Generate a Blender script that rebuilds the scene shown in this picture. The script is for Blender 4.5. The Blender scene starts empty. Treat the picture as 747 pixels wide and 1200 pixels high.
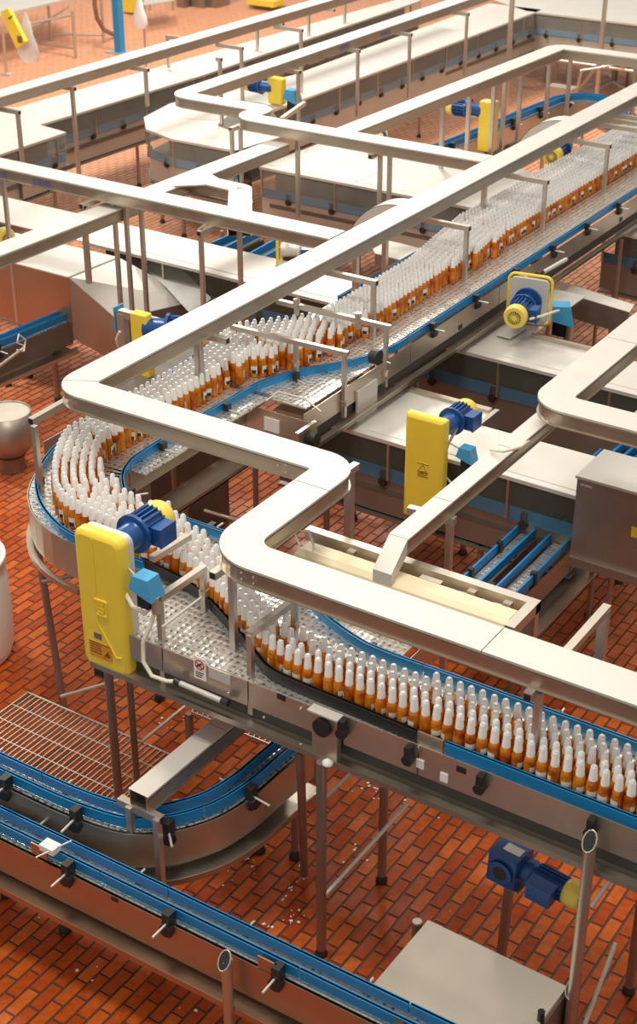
import bpy, math, random
from mathutils import Vector, Matrix
random.seed(7)
C = bpy.context.scene.collection
PI = math.pi

# ------------------------------------------------------------------ camera
CAMH = 6.6
YAW, PITCH, FPX = math.radians(-33.17), math.radians(29.33), 1765.0
cam_d = bpy.data.cameras.new('camera')
cam_d.sensor_fit = 'VERTICAL'; cam_d.sensor_height = 24.0; cam_d.lens = 24.0*FPX/1200.0
cam_d.clip_end = 200
cam_d.dof.use_dof = True; cam_d.dof.focus_distance = 9.6; cam_d.dof.aperture_fstop = 2.2
cam = bpy.data.objects.new('camera', cam_d); C.objects.link(cam)
cam.location = (0, 0, CAMH); cam.rotation_euler = (PI/2-PITCH, 0, -YAW)
bpy.context.scene.camera = cam
# ------------------------------------------------------------------ world, lamps, exposure
w = bpy.data.worlds.new('world'); bpy.context.scene.world = w; w.use_nodes = True
bg = w.node_tree.nodes['Background']
bg.inputs[0].default_value = (1.0, 0.93, 0.83, 1); bg.inputs[1].default_value = 0.64
def lamp(x, y, z, sx, sy, power, col=(1, .93, .82)):
    d = bpy.data.lights.new('ceiling_lamp', 'AREA'); d.shape = 'RECTANGLE'; d.size = sx; d.size_y = sy
    d.energy = power; d.color = col
    o = bpy.data.objects.new('ceiling_lamp', d); C.objects.link(o); o.location = (x, y, z)
    return o
for (lx, ly, pw) in [(-4.6, 4.4, 400), (-14, 9, 850), (-4.4, 10.8, 170), (-13.5, 21, 900), (-9.5, 15.5, 150), (-7, 24, 200), (-20, 24, 500)]:
    lamp(lx, ly, 9.5, 2.6, 1.2, pw)
vs = bpy.context.scene.view_settings
vs.view_transform = 'Standard'; vs.look = 'None'; vs.gamma = 1; vs.use_curve_mapping = False
vs.exposure = -0.05

# ------------------------------------------------------------------ sight lines to real heights
_F = Vector((math.sin(YAW)*math.cos(PITCH), math.cos(YAW)*math.cos(PITCH), -math.sin(PITCH)))
_R = _F.cross(Vector((0, 0, 1))).normalized(); _U = _R.cross(_F)
def _ray(px, py): return _F + _R*((px-373.5)/FPX) - _U*((py-600)/FPX)
def W(px, py, z=0.0):
    d = _ray(px, py); t = (CAMH-z)/-d.z
    return (d.x*t, d.y*t)
def W3(px, py, z=0.0):
    p = W(px, py, z); return Vector((p[0], p[1], z))
def WY(px, py, y):
    d = _ray(px, py); t = y/d.y
    return Vector((d.x*t, y, CAMH+d.z*t))
def WX(px, py, x):
    d = _ray(px, py); t = x/d.x
    return Vector((x, d.y*t, CAMH+d.z*t))
def pix(p):
    d = Vector(p)-Vector((0, 0, CAMH)); k = d.dot(_F)
    return (373.5+FPX*d.dot(_R)/k, 600-FPX*d.dot(_U)/k, k)

# ------------------------------------------------------------------ materials
def mat(name, col, metal=0, rough=.5, var=.0, scale=6, bump=0, bscale=40, spec=.5, rvar=.0, stretch=(1, 1, 1), stain=None, stain_amt=.0, coat=0):
    m = bpy.data.materials.new(name); m.use_nodes = True; nt = m.node_tree; N = nt.nodes; L = nt.links
    b = N['Principled BSDF']; b.inputs['Base Color'].default_value = (*col, 1)
    b.inputs['Metallic'].default_value = metal; b.inputs['Roughness'].default_value = rough
    b.inputs['Specular IOR Level'].default_value = spec; b.inputs['Coat Weight'].default_value = coat
    if var or rvar or bump or stain:
        tc = N.new('ShaderNodeTexCoord'); mp = N.new('ShaderNodeMapping'); mp.inputs['Scale'].default_value = stretch
        L.new(tc.outputs['Object'], mp.inputs['Vector'])
        n = N.new('ShaderNodeTexNoise'); n.inputs['Scale'].default_value = scale; n.inputs['Detail'].default_value = 5
        L.new(mp.outputs[0], n.inputs['Vector'])
        if var:
            r = N.new('ShaderNodeMix'); r.data_type = 'RGBA'
            r.inputs[6].default_value = (*[c*(1-var) for c in col], 1); r.inputs[7].default_value = (*[min(1, c*(1+var)) for c in col], 1)
            L.new(n.outputs['Fac'], r.inputs[0]); out = r.outputs[2]
            if stain:
                n2 = N.new('ShaderNodeTexNoise'); n2.inputs['Scale'].default_value = scale*.37; n2.inputs['Detail'].default_value = 6
                L.new(tc.outputs['Object'], n2.inputs['Vector'])
                cr = N.new('ShaderNodeValToRGB'); cr.color_ramp.elements[0].position = .52; cr.color_ramp.elements[1].position = .72
                cr.color_ramp.elements[0].color = (0, 0, 0, 1); cr.color_ramp.elements[1].color = (stain_amt,)*3+(1,)
                L.new(n2.outputs['Fac'], cr.inputs[0])
                r2 = N.new('ShaderNodeMix'); r2.data_type = 'RGBA'; r2.inputs[7].default_value = (*stain, 1)
                L.new(cr.outputs[0], r2.inputs[0]); L.new(out, r2.inputs[6]); out = r2.outputs[2]
            L.new(out, b.inputs['Base Color'])
        if rvar:
            mr = N.new('ShaderNodeMapRange'); mr.inputs[3].default_value = rough-rvar; mr.inputs[4].default_value = rough+rvar
            L.new(n.outputs['Fac'], mr.inputs[0]); L.new(mr.outputs[0], b.inputs['Roughness'])
        if bump:
            n3 = N.new('ShaderNodeTexNoise'); n3.inputs['Scale'].default_value = bscale; n3.inputs['Detail'].default_value = 3
            L.new(mp.outputs[0], n3.inputs['Vector'])
            bp = N.new('ShaderNodeBump'); bp.inputs['Strength'].default_value = bump; bp.inputs['Distance'].default_value = .01
            L.new(n3.outputs['Fac'], bp.inputs['Height']); L.new(bp.outputs[0], b.inputs['Normal'])
    return m
M = {}
M['cover'] = mat('stainless_cover', (.68, .655, .61), .4, .46, .05, 3, .12, 9, rvar=.08, stain=(.62, .58, .52), stain_amt=.35)
M['tray'] = mat('stainless_tray', (.67, .645, .60), .4, .5, .04, 4, .05, 14, rvar=.06)
M['side'] = mat('stainless_side', (.52, .455, .375), .88, .34, .10, 5, .10, 12, rvar=.08)
M['panel'] = mat('stainless_panel', (.60, .52, .43), .85, .36, .12, 4, .05, 20, rvar=.08, stain=(.35, .28, .22), stain_amt=.4)
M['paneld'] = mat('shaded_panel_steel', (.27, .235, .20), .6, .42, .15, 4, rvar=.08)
M['tube'] = mat('stainless_tube', (.62, .56, .49), .85, .36, .08, 8)
M['leg'] = mat('dull_steel_leg', (.36, .30, .26), .8, .42, .15, 6)
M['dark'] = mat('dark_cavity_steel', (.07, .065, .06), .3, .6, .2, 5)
M['black'] = mat('black_plastic', (.018, .018, .02), 0, .42)
M['blue'] = mat('blue_guide_plastic', (.010, .235, .55), 0, .33, .08, 9)
M['bluemotor'] = mat('blue_motor_paint', (.012, .075, .27), .1, .32, .15, 12, .05, 60)
M['bluebox'] = mat('light_blue_paint', (.06, .34, .62), 0, .4, .08, 8)
M['yellow'] = mat('yellow_guard_paint', (.88, .64, .06), 0, .36, .08, 6, .02, 40)
M['yellowcap'] = mat('yellow_fan_cap', (.86, .66, .12), 0, .4)
M['cream'] = mat('cream_diffuser', (.80, .71, .47), 0, .4, .05, 5)
M['white'] = mat('white_tub_plastic', (.93, .91, .85), 0, .45, .04, 3)
M['cable'] = mat('cream_cable', (.78, .73, .62), 0, .5)
M['grate'] = mat('galvanised_grate', (.62, .57, .48), .85, .4, .12, 14)
M['table'] = mat('stained_sheet_top', (.62, .58, .50), .5, .5, .10, 4, .05, 30, stain=(.40, .34, .26), stain_amt=.5)
M['brown'] = mat('floor_tinted_panel', (.50, .31, .205), .8, .35, .12, 3, .05, 9, rvar=.08)  # brown tint carries the red floor's reflection in the steel colour
M['sticker'] = mat('white_sticker', (.88, .87, .84), 0, .5)
M['red'] = mat('red_print', (.65, .04, .03), 0, .5)
M['ink'] = mat('dark_print', (.05, .05, .07), 0, .5)
M['inkblue'] = mat('blue_marker', (.10, .13, .33), 0, .5)
M['inkbrown'] = mat('brown_print', (.22, .12, .03), 0, .5)
M['orange'] = mat('orange_sticker', (.80, .30, .02), 0, .5)
M['foil'] = mat('white_neck_foil', (.94, .93, .90), 0, .38)
M['cap'] = mat('silver_crown_cap', (.72, .76, .82), .3, .35)
M['label'] = mat('bottle_label', (.80, .74, .62), 0, .5)
M['labeldark'] = mat('bottle_label_dark', (.03, .025, .02), 0, .4)
M['pillar'] = mat('blue_pillar_paint', (.02, .26, .56), 0, .4)
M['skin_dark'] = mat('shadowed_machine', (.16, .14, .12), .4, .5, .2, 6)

def amber():
    m = bpy.data.materials.new('amber_drink'); m.use_nodes = True; N = m.node_tree.nodes; L = m.node_tree.links
    b = N['Principled BSDF']
    b.inputs['Base Color'].default_value = (.96, .33, .014, 1); b.inputs['Roughness'].default_value = .06
    b.inputs['Transmission Weight'].default_value = .5; b.inputs['IOR'].default_value = 1.2
    g = N.new('ShaderNodeNewGeometry'); n = N.new('ShaderNodeTexNoise'); n.inputs['Scale'].default_value = 14; n.inputs['Detail'].default_value = 4
    L.new(g.outputs['Position'], n.inputs['Vector']); cr = N.new('ShaderNodeValToRGB'); e = cr.color_ramp.elements
    e[0].position = .36; e[0].color = (.52, .11, .006, 1); e[1].position = .62; e[1].color = (1.0, .44, .03, 1)
    k = e.new(.48); k.color = (.93, .28, .012, 1); L.new(n.outputs['Fac'], cr.inputs[0]); L.new(cr.outputs[0], b.inputs['Base Color'])
    b.inputs['Coat Weight'].default_value = .6; b.inputs['Coat Roughness'].default_value = .05
    return m
M['amber'] = amber()
def clear_sheet(name, tint, fac, rough=.25):
    m = bpy.data.materials.new(name); m.use_nodes = True; N = m.node_tree.nodes; L = m.node_tree.links
    N.remove(N['Principled BSDF'])
    t = N.new('ShaderNodeBsdfTransparent'); t.inputs[0].default_value = (.93, .94, .92, 1)
    g = N.new('ShaderNodeBsdfPrincipled'); g.inputs['Base Color'].default_value = (*tint, 1); g.inputs['Roughness'].default_value = rough
    n = N.new('ShaderNodeTexNoise'); n.inputs['Scale'].default_value = 5
    tc = N.new('ShaderNodeTexCoord'); L.new(tc.outputs['Object'], n.inputs['Vector'])
    mr = N.new('ShaderNodeMapRange'); mr.inputs[3].default_value = fac*.7; mr.inputs[4].default_value = fac*1.3
    L.new(n.outputs['Fac'], mr.inputs[0])
    x = N.new('ShaderNodeMixShader'); L.new(mr.outputs[0], x.inputs[0]); L.new(t.outputs[0], x.inputs[1]); L.new(g.outputs[0], x.inputs[2])
    L.new(x.outputs[0], N['Material Output'].inputs[0])
    return m
M['curtain'] = clear_sheet('hazy_plastic_screen', (.22, .22, .18), .17)
M['curtain2'] = clear_sheet('bright_plastic_screen', (.55, .55, .50), .20)
M['panelg'] = mat('grey_panel_steel', (.50, .47, .41), .4, .45, .15, 4)
M['wrap'] = clear_sheet('clear_plastic_wrap', (.85, .86, .84), .45, .15)

TX, TY = .0885, .2035      # tile pitch
def tile_mat():
    m = bpy.data.materials.new('glazed_red_tile'); m.use_nodes = True; N = m.node_tree.nodes; L = m.node_tree.links
    b = N['Principled BSDF']; g = N.new('ShaderNodeNewGeometry'); s = N.new('ShaderNodeSeparateXYZ'); L.new(g.outputs['Position'], s.inputs[0])
    def mth(op, a, v=None):
        n = N.new('ShaderNodeMath'); n.operation = op
        L.new(a, n.inputs[0])
        if v is not None:
            if isinstance(v, (int, float)): n.inputs[1].default_value = v
            else: L.new(v, n.inputs[1])
        return n.outputs[0]
    col = mth('FLOOR', mth('DIVIDE', s.outputs[0], TX))
    odd = mth('MULTIPLY', mth('FLOORED_MODULO', col, 2.0), .5)
    row = mth('FLOOR', mth('SUBTRACT', mth('DIVIDE', s.outputs[1], TY), odd))
    cb = N.new('ShaderNodeCombineXYZ'); L.new(col, cb.inputs[0]); L.new(row, cb.inputs[1])
    wn = N.new('ShaderNodeTexWhiteNoise'); L.new(cb.outputs[0], wn.inputs[0])
    cr = N.new('ShaderNodeValToRGB'); e = cr.color_ramp.elements
    e[0].color = (.38, .056, .007, 1); e[1].color = (.60, .130, .018, 1)
    k = cr.color_ramp.elements.new(.5); k.color = (.48, .082, .010, 1)
    L.new(wn.outputs[0], cr.inputs[0])
    n = N.new('ShaderNodeTexNoise'); n.inputs['Scale'].default_value = 22; n.inputs['Detail'].default_value = 6; L.new(g.outputs['Position'], n.inputs['Vector'])
    mx = N.new('ShaderNodeMix'); mx.data_type = 'RGBA'; mx.blend_type = 'MULTIPLY'; mx.inputs[0].default_value = .6
    cr2 = N.new('ShaderNodeValToRGB'); cr2.color_ramp.elements[0].position = .3; cr2.color_ramp.elements[0].color = (.55, .5, .5, 1); cr2.color_ramp.elements[1].position = .65
    L.new(n.outputs['Fac'], cr2.inputs[0]); L.new(cr.outputs[0], mx.inputs[6]); L.new(cr2.outputs[0], mx.inputs[7])
    # pale scuffs worn into the glaze
    n4 = N.new('ShaderNodeTexNoise'); n4.inputs['Scale'].default_value = 1.1; n4.inputs['Detail'].default_value = 8; n4.inputs['Roughness'].default_value = .7
    L.new(g.outputs['Position'], n4.inputs['Vector'])
    cr4 = N.new('ShaderNodeValToRGB'); cr4.color_ramp.elements[0].position = .56; cr4.color_ramp.elements[1].position = .8
    cr4.color_ramp.elements[0].color = (0, 0, 0, 1); cr4.color_ramp.elements[1].color = (.5, .5, .5, 1)
    L.new(n4.outputs['Fac'], cr4.inputs[0])
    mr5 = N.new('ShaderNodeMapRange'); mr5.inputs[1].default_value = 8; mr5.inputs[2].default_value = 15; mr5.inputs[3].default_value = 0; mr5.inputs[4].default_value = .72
    n5 = mth('ADD', s.outputs[1], mth('MULTIPLY', n4.outputs['Fac'], 6.0)); L.new(mth('SUBTRACT', n5, 3.0), mr5.inputs[0])   # far tiles turn paler: distance haze mixed into the tile colour
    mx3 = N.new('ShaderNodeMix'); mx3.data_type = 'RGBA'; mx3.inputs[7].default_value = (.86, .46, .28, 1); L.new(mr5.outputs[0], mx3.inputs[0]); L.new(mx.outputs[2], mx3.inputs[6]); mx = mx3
    mx2 = N.new('ShaderNodeMix'); mx2.data_type = 'RGBA'; mx2.inputs[7].default_value = (.62, .34, .22, 1)
    L.new(cr4.outputs[0], mx2.inputs[0]); L.new(mx.outputs[2], mx2.inputs[6])
    L.new(mx2.outputs[2], b.inputs['Base Color'])
    n2 = N.new('ShaderNodeTexNoise'); n2.inputs['Scale'].default_value = 3.5; n2.inputs['Detail'].default_value = 5; L.new(g.outputs['Position'], n2.inputs['Vector'])
    mr = N.new('ShaderNodeMapRange'); mr.inputs[1].default_value = .3; mr.inputs[2].default_value = .7; mr.inputs[3].default_value = .24; mr.inputs[4].default_value = .62; b.inputs['Specular IOR Level'].default_value = .12
    L.new(n2.outputs['Fac'], mr.inputs[0]); L.new(mr.outputs[0], b.inputs['Roughness'])
    bp = N.new('ShaderNodeBump'); bp.inputs['Strength'].default_value = .15; bp.inputs['Distance'].default_value = .004
    L.new(n.outputs['Fac'], bp.inputs['Height']); L.new(bp.outputs[0], b.inputs['Normal'])
    return m
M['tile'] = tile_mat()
M['grout'] = mat('dark_grout', (.055, .028, .018), 0, .55, .3, 5)
def belt_mat():
    m = mat('steel_chain_belt', (.74, .71, .66), .8, .26, .15, 30)
    N = m.node_tree.nodes; L = m.node_tree.links; b = N['Principled BSDF']
    g = N.new('ShaderNodeNewGeometry'); v = N.new('ShaderNodeTexVoronoi'); v.inputs['Scale'].default_value = 21; v.inputs['Randomness'].default_value = .35
    L.new(g.outputs['Position'], v.inputs['Vector'])
    cr = N.new('ShaderNodeValToRGB'); e = cr.color_ramp.elements; e[0].position = .14; e[0].color = (.26, .29, .33, 1); e[1].position = .30; e[1].color = (.80, .77, .72, 1)
    L.new(v.outputs['Distance'], cr.inputs[0]); L.new(cr.outputs[0], b.inputs['Base Color'])
    bp = N.new('ShaderNodeBump'); bp.inputs['Strength'].default_value = .5; bp.inputs['Distance'].default_value = .008
    L.new(v.outputs['Distance'], bp.inputs['Height']); L.new(bp.outputs[0], b.inputs['Normal'])
    return m
M['belt'] = belt_mat()

# ------------------------------------------------------------------ mesh builder
class MB:
    def __init__(s): s.v = []; s.f = []; s.m = []; s.sm = []
    def add(s, vs, fs, mi=0, sm=False):
        o = len(s.v); s.v += [tuple(v) for v in vs]
        for f in fs: s.f.append([i+o for i in f]); s.m.append(mi); s.sm.append(sm)
    def box(s, a, b, mi=0):
        x0, y0, z0 = [min(a[i], b[i]) for i in range(3)]; x1, y1, z1 = [max(a[i], b[i]) for i in range(3)]
        s.add([(x0,y0,z0),(x1,y0,z0),(x1,y1,z0),(x0,y1,z0),(x0,y0,z1),(x1,y0,z1),(x1,y1,z1),(x0,y1,z1)],
              [(3,2,1,0),(4,5,6,7),(0,1,5,4),(1,2,6,5),(2,3,7,6),(3,0,4,7)], mi)
        return s
    def beam(s, p, q, w, h=None, mi=0, up=(0, 0, 1)):
        h = h or w; p = Vector(p); q = Vector(q); d = (q-p).normalized(); u = Vector(up)
        if abs(d.dot(u)) > .97: u = Vector((0, 1, 0)) if abs(d.y) < .9 else Vector((1, 0, 0))
        r = d.cross(u).normalized()*w/2; t = r.cross(d).normalized()*h/2
        vs = [p-r-t, p+r-t, p+r+t, p-r+t, q-r-t, q+r-t, q+r+t, q-r+t]
        s.add(vs, [(3,2,1,0),(4,5,6,7),(0,1,5,4),(1,2,6,5),(2,3,7,6),(3,0,4,7)], mi); return s
    def cyl(s, p, q, r, n=10, mi=0, r2=None, sm=True):
        p = Vector(p); q = Vector(q); d = (q-p).normalized(); u = Vector((0, 0, 1)) if abs(d.z) < .9 else Vector((1, 0, 0))
        a = d.cross(u).normalized(); b = d.cross(a); r2 = r if r2 is None else r2
        vs = [p+(a*math.cos(2*PI*i/n)+b*math.sin(2*PI*i/n))*r for i in range(n)]+[q+(a*math.cos(2*PI*i/n)+b*math.sin(2*PI*i/n))*r2 for i in range(n)]
        s.add(vs, [(i, (i+1) % n, n+(i+1) % n, n+i) for i in range(n)], mi, sm)
        s.add(vs, [tuple(range(n))[::-1], tuple(range(n, 2*n))], mi); return s
    def tube(s, pts, r, n=8, mi=0):
        pts = [Vector(p) for p in pts]; rings = []; a = None
        for i, p in enumerate(pts):
            d = (pts[min(i+1, len(pts)-1)]-pts[max(i-1, 0)]).normalized()
            if a is None:
                u = Vector((0, 0, 1)) if abs(d.z) < .9 else Vector((1, 0, 0)); a = d.cross(u).normalized()
            a = (a-d*a.dot(d)).normalized(); b = d.cross(a)
            rings.append([p+(a*math.cos(2*PI*k/n)+b*math.sin(2*PI*k/n))*r for k in range(n)])
        vs = [v for rg in rings for v in rg]
        s.add(vs, [(i*n+k, i*n+(k+1) % n, (i+1)*n+(k+1) % n, (i+1)*n+k) for i in range(len(pts)-1) for k in range(n)], mi, True)
        s.add(vs, [tuple(range(n))[::-1], tuple(range(len(vs)-n, len(vs)))], mi); return s
    def lathe(s, prof, c, n=12, mi=0, axis='Z', sm=True):
        rings = []
        for r, h in prof:
            for k in range(n):
                x, y = r*math.cos(2*PI*k/n), r*math.sin(2*PI*k/n)
                v = {'Z': (x, y, h), 'Y': (x, h, y), 'X': (h, x, y)}[axis]
                rings.append((c[0]+v[0], c[1]+v[1], c[2]+v[2]))
        s.add(rings, [(i*n+k, i*n+(k+1) % n, (i+1)*n+(k+1) % n, (i+1)*n+k) for i in range(len(prof)-1) for k in range(n)], mi, sm)
        s.add(rings, [tuple(range(n))[::-1], tuple(range(len(rings)-n, len(rings)))], mi); return s
    def prism(s, poly, z0, z1, mi=0):
        n = len(poly)
        def zz(z, i): return z[i] if isinstance(z, (list, tuple)) else z
        vs = [(p[0], p[1], zz(z0, i)) for i, p in enumerate(poly)]+[(p[0], p[1], zz(z1, i)) for i, p in enumerate(poly)]
        s.add(vs, [tuple(range(n))[::-1], tuple(range(n, 2*n))]+[(i, (i+1) % n, n+(i+1) % n, n+i) for i in range(n)], mi); return s
    def strip(s, path, o0, o1, z0, z1, mi=0):
        a = offs(path, o0); b = offs(path, o1); n = len(path)
        def zz(z, i): return z[i] if isinstance(z, (list, tuple)) else z
        vs = []
        for i in range(n): vs += [(*a[i], zz(z0, i)), (*b[i], zz(z0, i)), (*b[i], zz(z1, i)), (*a[i], zz(z1, i))]
        fs = [(i*4+k, i*4+(k+1) % 4, i*4+4+(k+1) % 4, i*4+4+k) for i in range(n-1) for k in range(4)]
        s.add(vs, fs+[(3, 2, 1, 0), (n*4-4, n*4-3, n*4-2, n*4-1)], mi); return s
    def mesh(s, name, mats):
        me = bpy.data.meshes.new(name); me.from_pydata(s.v, [], s.f)
        for m in (mats if isinstance(mats, (list, tuple)) else [mats]): me.materials.append(m)
        me.polygons.foreach_set('material_index', s.m); me.polygons.foreach_set('use_smooth', s.sm); me.update()
        return me
    def obj(s, name, mats, parent=None, **kw):
        me = s.mesh(name, mats)
        import bmesh
        bm = bmesh.new(); bm.from_mesh(me); bmesh.ops.recalc_face_normals(bm, faces=bm.faces); bm.to_mesh(me); bm.free()
        o = bpy.data.objects.new(name, me); C.objects.link(o)
        if parent: o.parent = parent; o.matrix_parent_inverse = parent_inv(parent)
        for k, v in kw.items(): o[k] = v
        return o
LOCAL = set()
def parent_inv(p): return Matrix() if p.name in LOCAL else Matrix.Translation(p.location).inverted()
def offs(path, d):
    out = []; n = len(path)
    for i in range(n):
        p = Vector(path[i][:2]); a = Vector(path[max(i-1, 0)][:2]); b = Vector(path[min(i+1, n-1)][:2])
        if i == 0: t = (b-p).normalized(); out.append(tuple(p+Vector((-t.y, t.x))*d)); continue
        if i == n-1: t = (p-a).normalized(); out.append(tuple(p+Vector((-t.y, t.x))*d)); continue
        t1 = (p-a).normalized(); t2 = (b-p).normalized(); n1 = Vector((-t1.y, t1.x)); n2 = Vector((-t2.y, t2.x))
        m = (n1+n2); L = m.length
        if L < 1e-6: out.append(tuple(p+n1*d)); continue
        m = m/L; out.append(tuple(p+m*(d/max(.3, m.dot(n1)))))
    return out
def fillet(pts, r, n=8):
    rr = r if isinstance(r, (list, tuple)) else [r]*len(pts); out = [tuple(pts[0][:2])]
    for i in range(1, len(pts)-1):
        p = Vector(pts[i][:2]); a = Vector(pts[i-1][:2]); b = Vector(pts[i+1][:2]); u = (a-p).normalized(); v = (b-p).normalized()
        ang = u.angle(v); R = rr[i]
        if R <= 0 or abs(ang-PI) < .02: out.append(tuple(p)); continue
        t = min(R/math.tan(ang/2), (a-p).length*.95, (b-p).length*.95); R = t*math.tan(ang/2)
        c = p+(u+v).normalized()*(R/math.sin(ang/2)); s0 = p+u*t-c; s1 = p+v*t-c
        a0 = math.atan2(s0.y, s0.x); a1 = math.atan2(s1.y, s1.x); da = (a1-a0+PI) % (2*PI)-PI
        for k in range(n+1): out.append((c.x+R*math.cos(a0+da*k/n), c.y+R*math.sin(a0+da*k/n)))
    out.append(tuple(pts[-1][:2])); return out
def plen(path): return sum((Vector(path[i+1][:2])-Vector(path[i][:2])).length for i in range(len(path)-1))
def at_s(path, s):
    for i in range(len(path)-1):
        a = Vector(path[i][:2]); b = Vector(path[i+1][:2]); L = (b-a).length
        if s <= L or i == len(path)-2:
            t = (b-a)/L; return a+t*min(s, L), t
        s -= L
def sub(path, s0, s1):
    acc = 0; out = [tuple(at_s(path, s0)[0])]
    for i in range(len(path)-1):
        acc += (Vector(path[i+1][:2])-Vector(path[i][:2])).length
        if s0+1e-4 < acc < s1-1e-4: out.append(tuple(path[i+1][:2]))
    out.append(tuple(at_s(path, s1)[0])); return out
def smooth(pts, k=4):
    P = [Vector(p[:2]) for p in pts]; out = []
    for i in range(len(P)-1):
        p0 = P[max(i-1, 0)]; p1 = P[i]; p2 = P[i+1]; p3 = P[min(i+2, len(P)-1)]
        if (p2-p1).length > 1.2: out.append(tuple(p1)); continue
        m1 = (p2-p0)*.5 if (p1-p0).length < 1.2 else (p2-p1); m2 = (p3-p1)*.5 if (p3-p2).length < 1.2 else (p2-p1)
        for j in range(k):
            t = j/k; t2 = t*t; t3 = t2*t
            out.append(tuple(p1*(2*t3-3*t2+1)+m1*(t3-2*t2+t)+p2*(-2*t3+3*t2)+m2*(t3-t2)))
    out.append(tuple(P[-1])); return out
def thing(name, label, cat, loc=(0, 0, 0), group=None):
    o = bpy.data.objects.new(name, None); C.objects.link(o); o.location = loc; o.empty_display_size = .1
    o['label'] = label; o['category'] = cat
    if group: o['group'] = group
    return o
def tag(o, label, cat, group=None):
    o['label'] = label; o['category'] = cat
    if group: o['group'] = group
    return o

# ------------------------------------------------------------------ cable trays
def arm(t, p, q, s=.045, hole=1):
    p = Vector(p); q = Vector(q)
    MB().beam(p, q, s).obj('support_arm', M['tube'], t)
    d = (q-p).normalized(); e = [q] if hole == 1 else ([p] if hole == 2 else [])
    for c in e:
        dd = d if hole == 1 else -d
        MB().beam(c, c+dd*.004, s*.78, mi=0).obj('arm_end_opening', M['black'], t)
def post(t, p, z1, z0, s=.036, foot=False, m='tube', name='support_post'):
    MB().beam((p[0], p[1], z0), (p[0], p[1], z1), s).obj(name, M[m], t)
def tray(label, pts, z=2.35, r=.14, wd=.245, h=.115, seam=2.0, group='stainless cable trays above the conveyors', first=None, n=8):
    rad = r if isinstance(r, (list, tuple)) else [r]*len(pts)
    path = fillet(pts, rad, n) if len(pts) > 2 else [tuple(p[:2]) for p in pts]
    t = thing('cable_tray', label, 'cable tray', (*path[0], z-h), group)
    hw = wd/2; b = MB()
    b.strip(path, -hw+.008, -hw+.012, z-h, z-.004); b.strip(path, hw-.012, hw-.008, z-h, z-.004)
    b.strip(path, -hw+.008, hw-.008, z-h-.003, z-h)
    for sg in (-1, 1):
        b.strip(path, sg*(hw-.008), sg*(hw+.002), z-.030, z-.024); b.strip(path, sg*(hw-.008), sg*(hw+.004), z-h-.003, z-h+.002)
    b.obj('channel', M['side'], t)
    L = plen(path); ks = [0]; s = first if first is not None else seam
    while s < L-.3: ks.append(s); s += seam
    ks.append(L)
    for i in range(len(ks)-1):
        c = MB(); dz = random.uniform(0, .0015); sp = sub(path, ks[i]+.003, ks[i+1]-.003)
        c.strip(sp, -hw-.002, hw+.002, z-.004+dz, z+dz)
        c.strip(sp, -hw-.002, -hw+.001, z-.014+dz, z-.004+dz); c.strip(sp, hw-.001, hw+.002, z-.014+dz, z-.004+dz)
        c.obj('cover_plate', M['tray'], t)
    return t
def rivets(t, pts, r=.006):
    for p in pts:
        MB().cyl(Vector(p)-Vector((0, .004, 0)), Vector(p)+Vector((0, .004, 0)), r, 6).obj('rivet', M['tray'], t)

XA, YB, XC, YD = -6.513, 6.885, -4.352, 5.722
T1 = tray('long serpentine cable tray that zigzags across the whole scene over the bottle conveyor',
          [(XA, 19.0), (XA, YB), (XC, YB), (XC, YD), (.6, YD)], r=[0, .16, .14, .22, 0], first=2.35, seam=2.42)
rivets(T1, [(-4.16, YD-.125, 2.31), (-4.16, YD-.125, 2.27), (-4.08, YD-.125, 2.31), (-4.08, YD-.125, 2.27), (-4.72, YB-.125, 2.30), (-4.66, YB-.125, 2.32), (-4.66, YB-.125, 2.27)])
ZB = 2.212
# posts and arms of the serpentine tray
arm(T1, (*W(86, 466, ZB), ZB), (*W(36, 494, ZB), ZB), hole=1)
p = W(40, 499, ZB); post(T1, p, ZB, 1.60)
arm(T1, (XC, YD+.5, ZB), (*W(249, 675, ZB), ZB))
p = W(273, 674, ZB); post(T1, (p[0], YD-.05), ZB, 1.50)
q = W(712, 712, ZB); p = W(620, 818, ZB)
arm(T1, (q[0], q[1], ZB), (q[0], p[1], ZB)); post(T1, (q[0], q[1]-.03), ZB, 1.55, .05)
p = W(637, 806, ZB); post(T1, (p[0], YD-.10), ZB, 1.46)
arm(T1, (-4.40, 6.75, ZB), (-4.40, 7.17, ZB), hole=0); post(T1, (-4.42, 7.12), ZB, .05, .05)
p = W(235, 401, ZB); post(T1, (XA+.06, p[1]), ZB, 1.50)
arm(T1, (XA-.1, p[1]+.13, ZB), (XA+.25, p[1]+.13, ZB))
post(T1, (XA+.10, p[1]+.01), ZB, 1.75, .014)
for (ex, ey), zb in [((716, 172), 1.5), ((643, 214), 1.42), ((551, 268), 1.42), ((442, 332), 1.42)]:
    p = W(ex, ey, ZB); arm(T1, (XA, p[1], ZB), (p[0], p[1], ZB)); post(T1, (p[0]-.03, p[1]), ZB, zb)
for (px, py), zb in [((468, 277), .05), ((435, 296), .05), ((583, 214), .05)]:
    p = W(px, py, ZB); post(T1, (XA-.02, p[1]), ZB, zb, .045)

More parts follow.
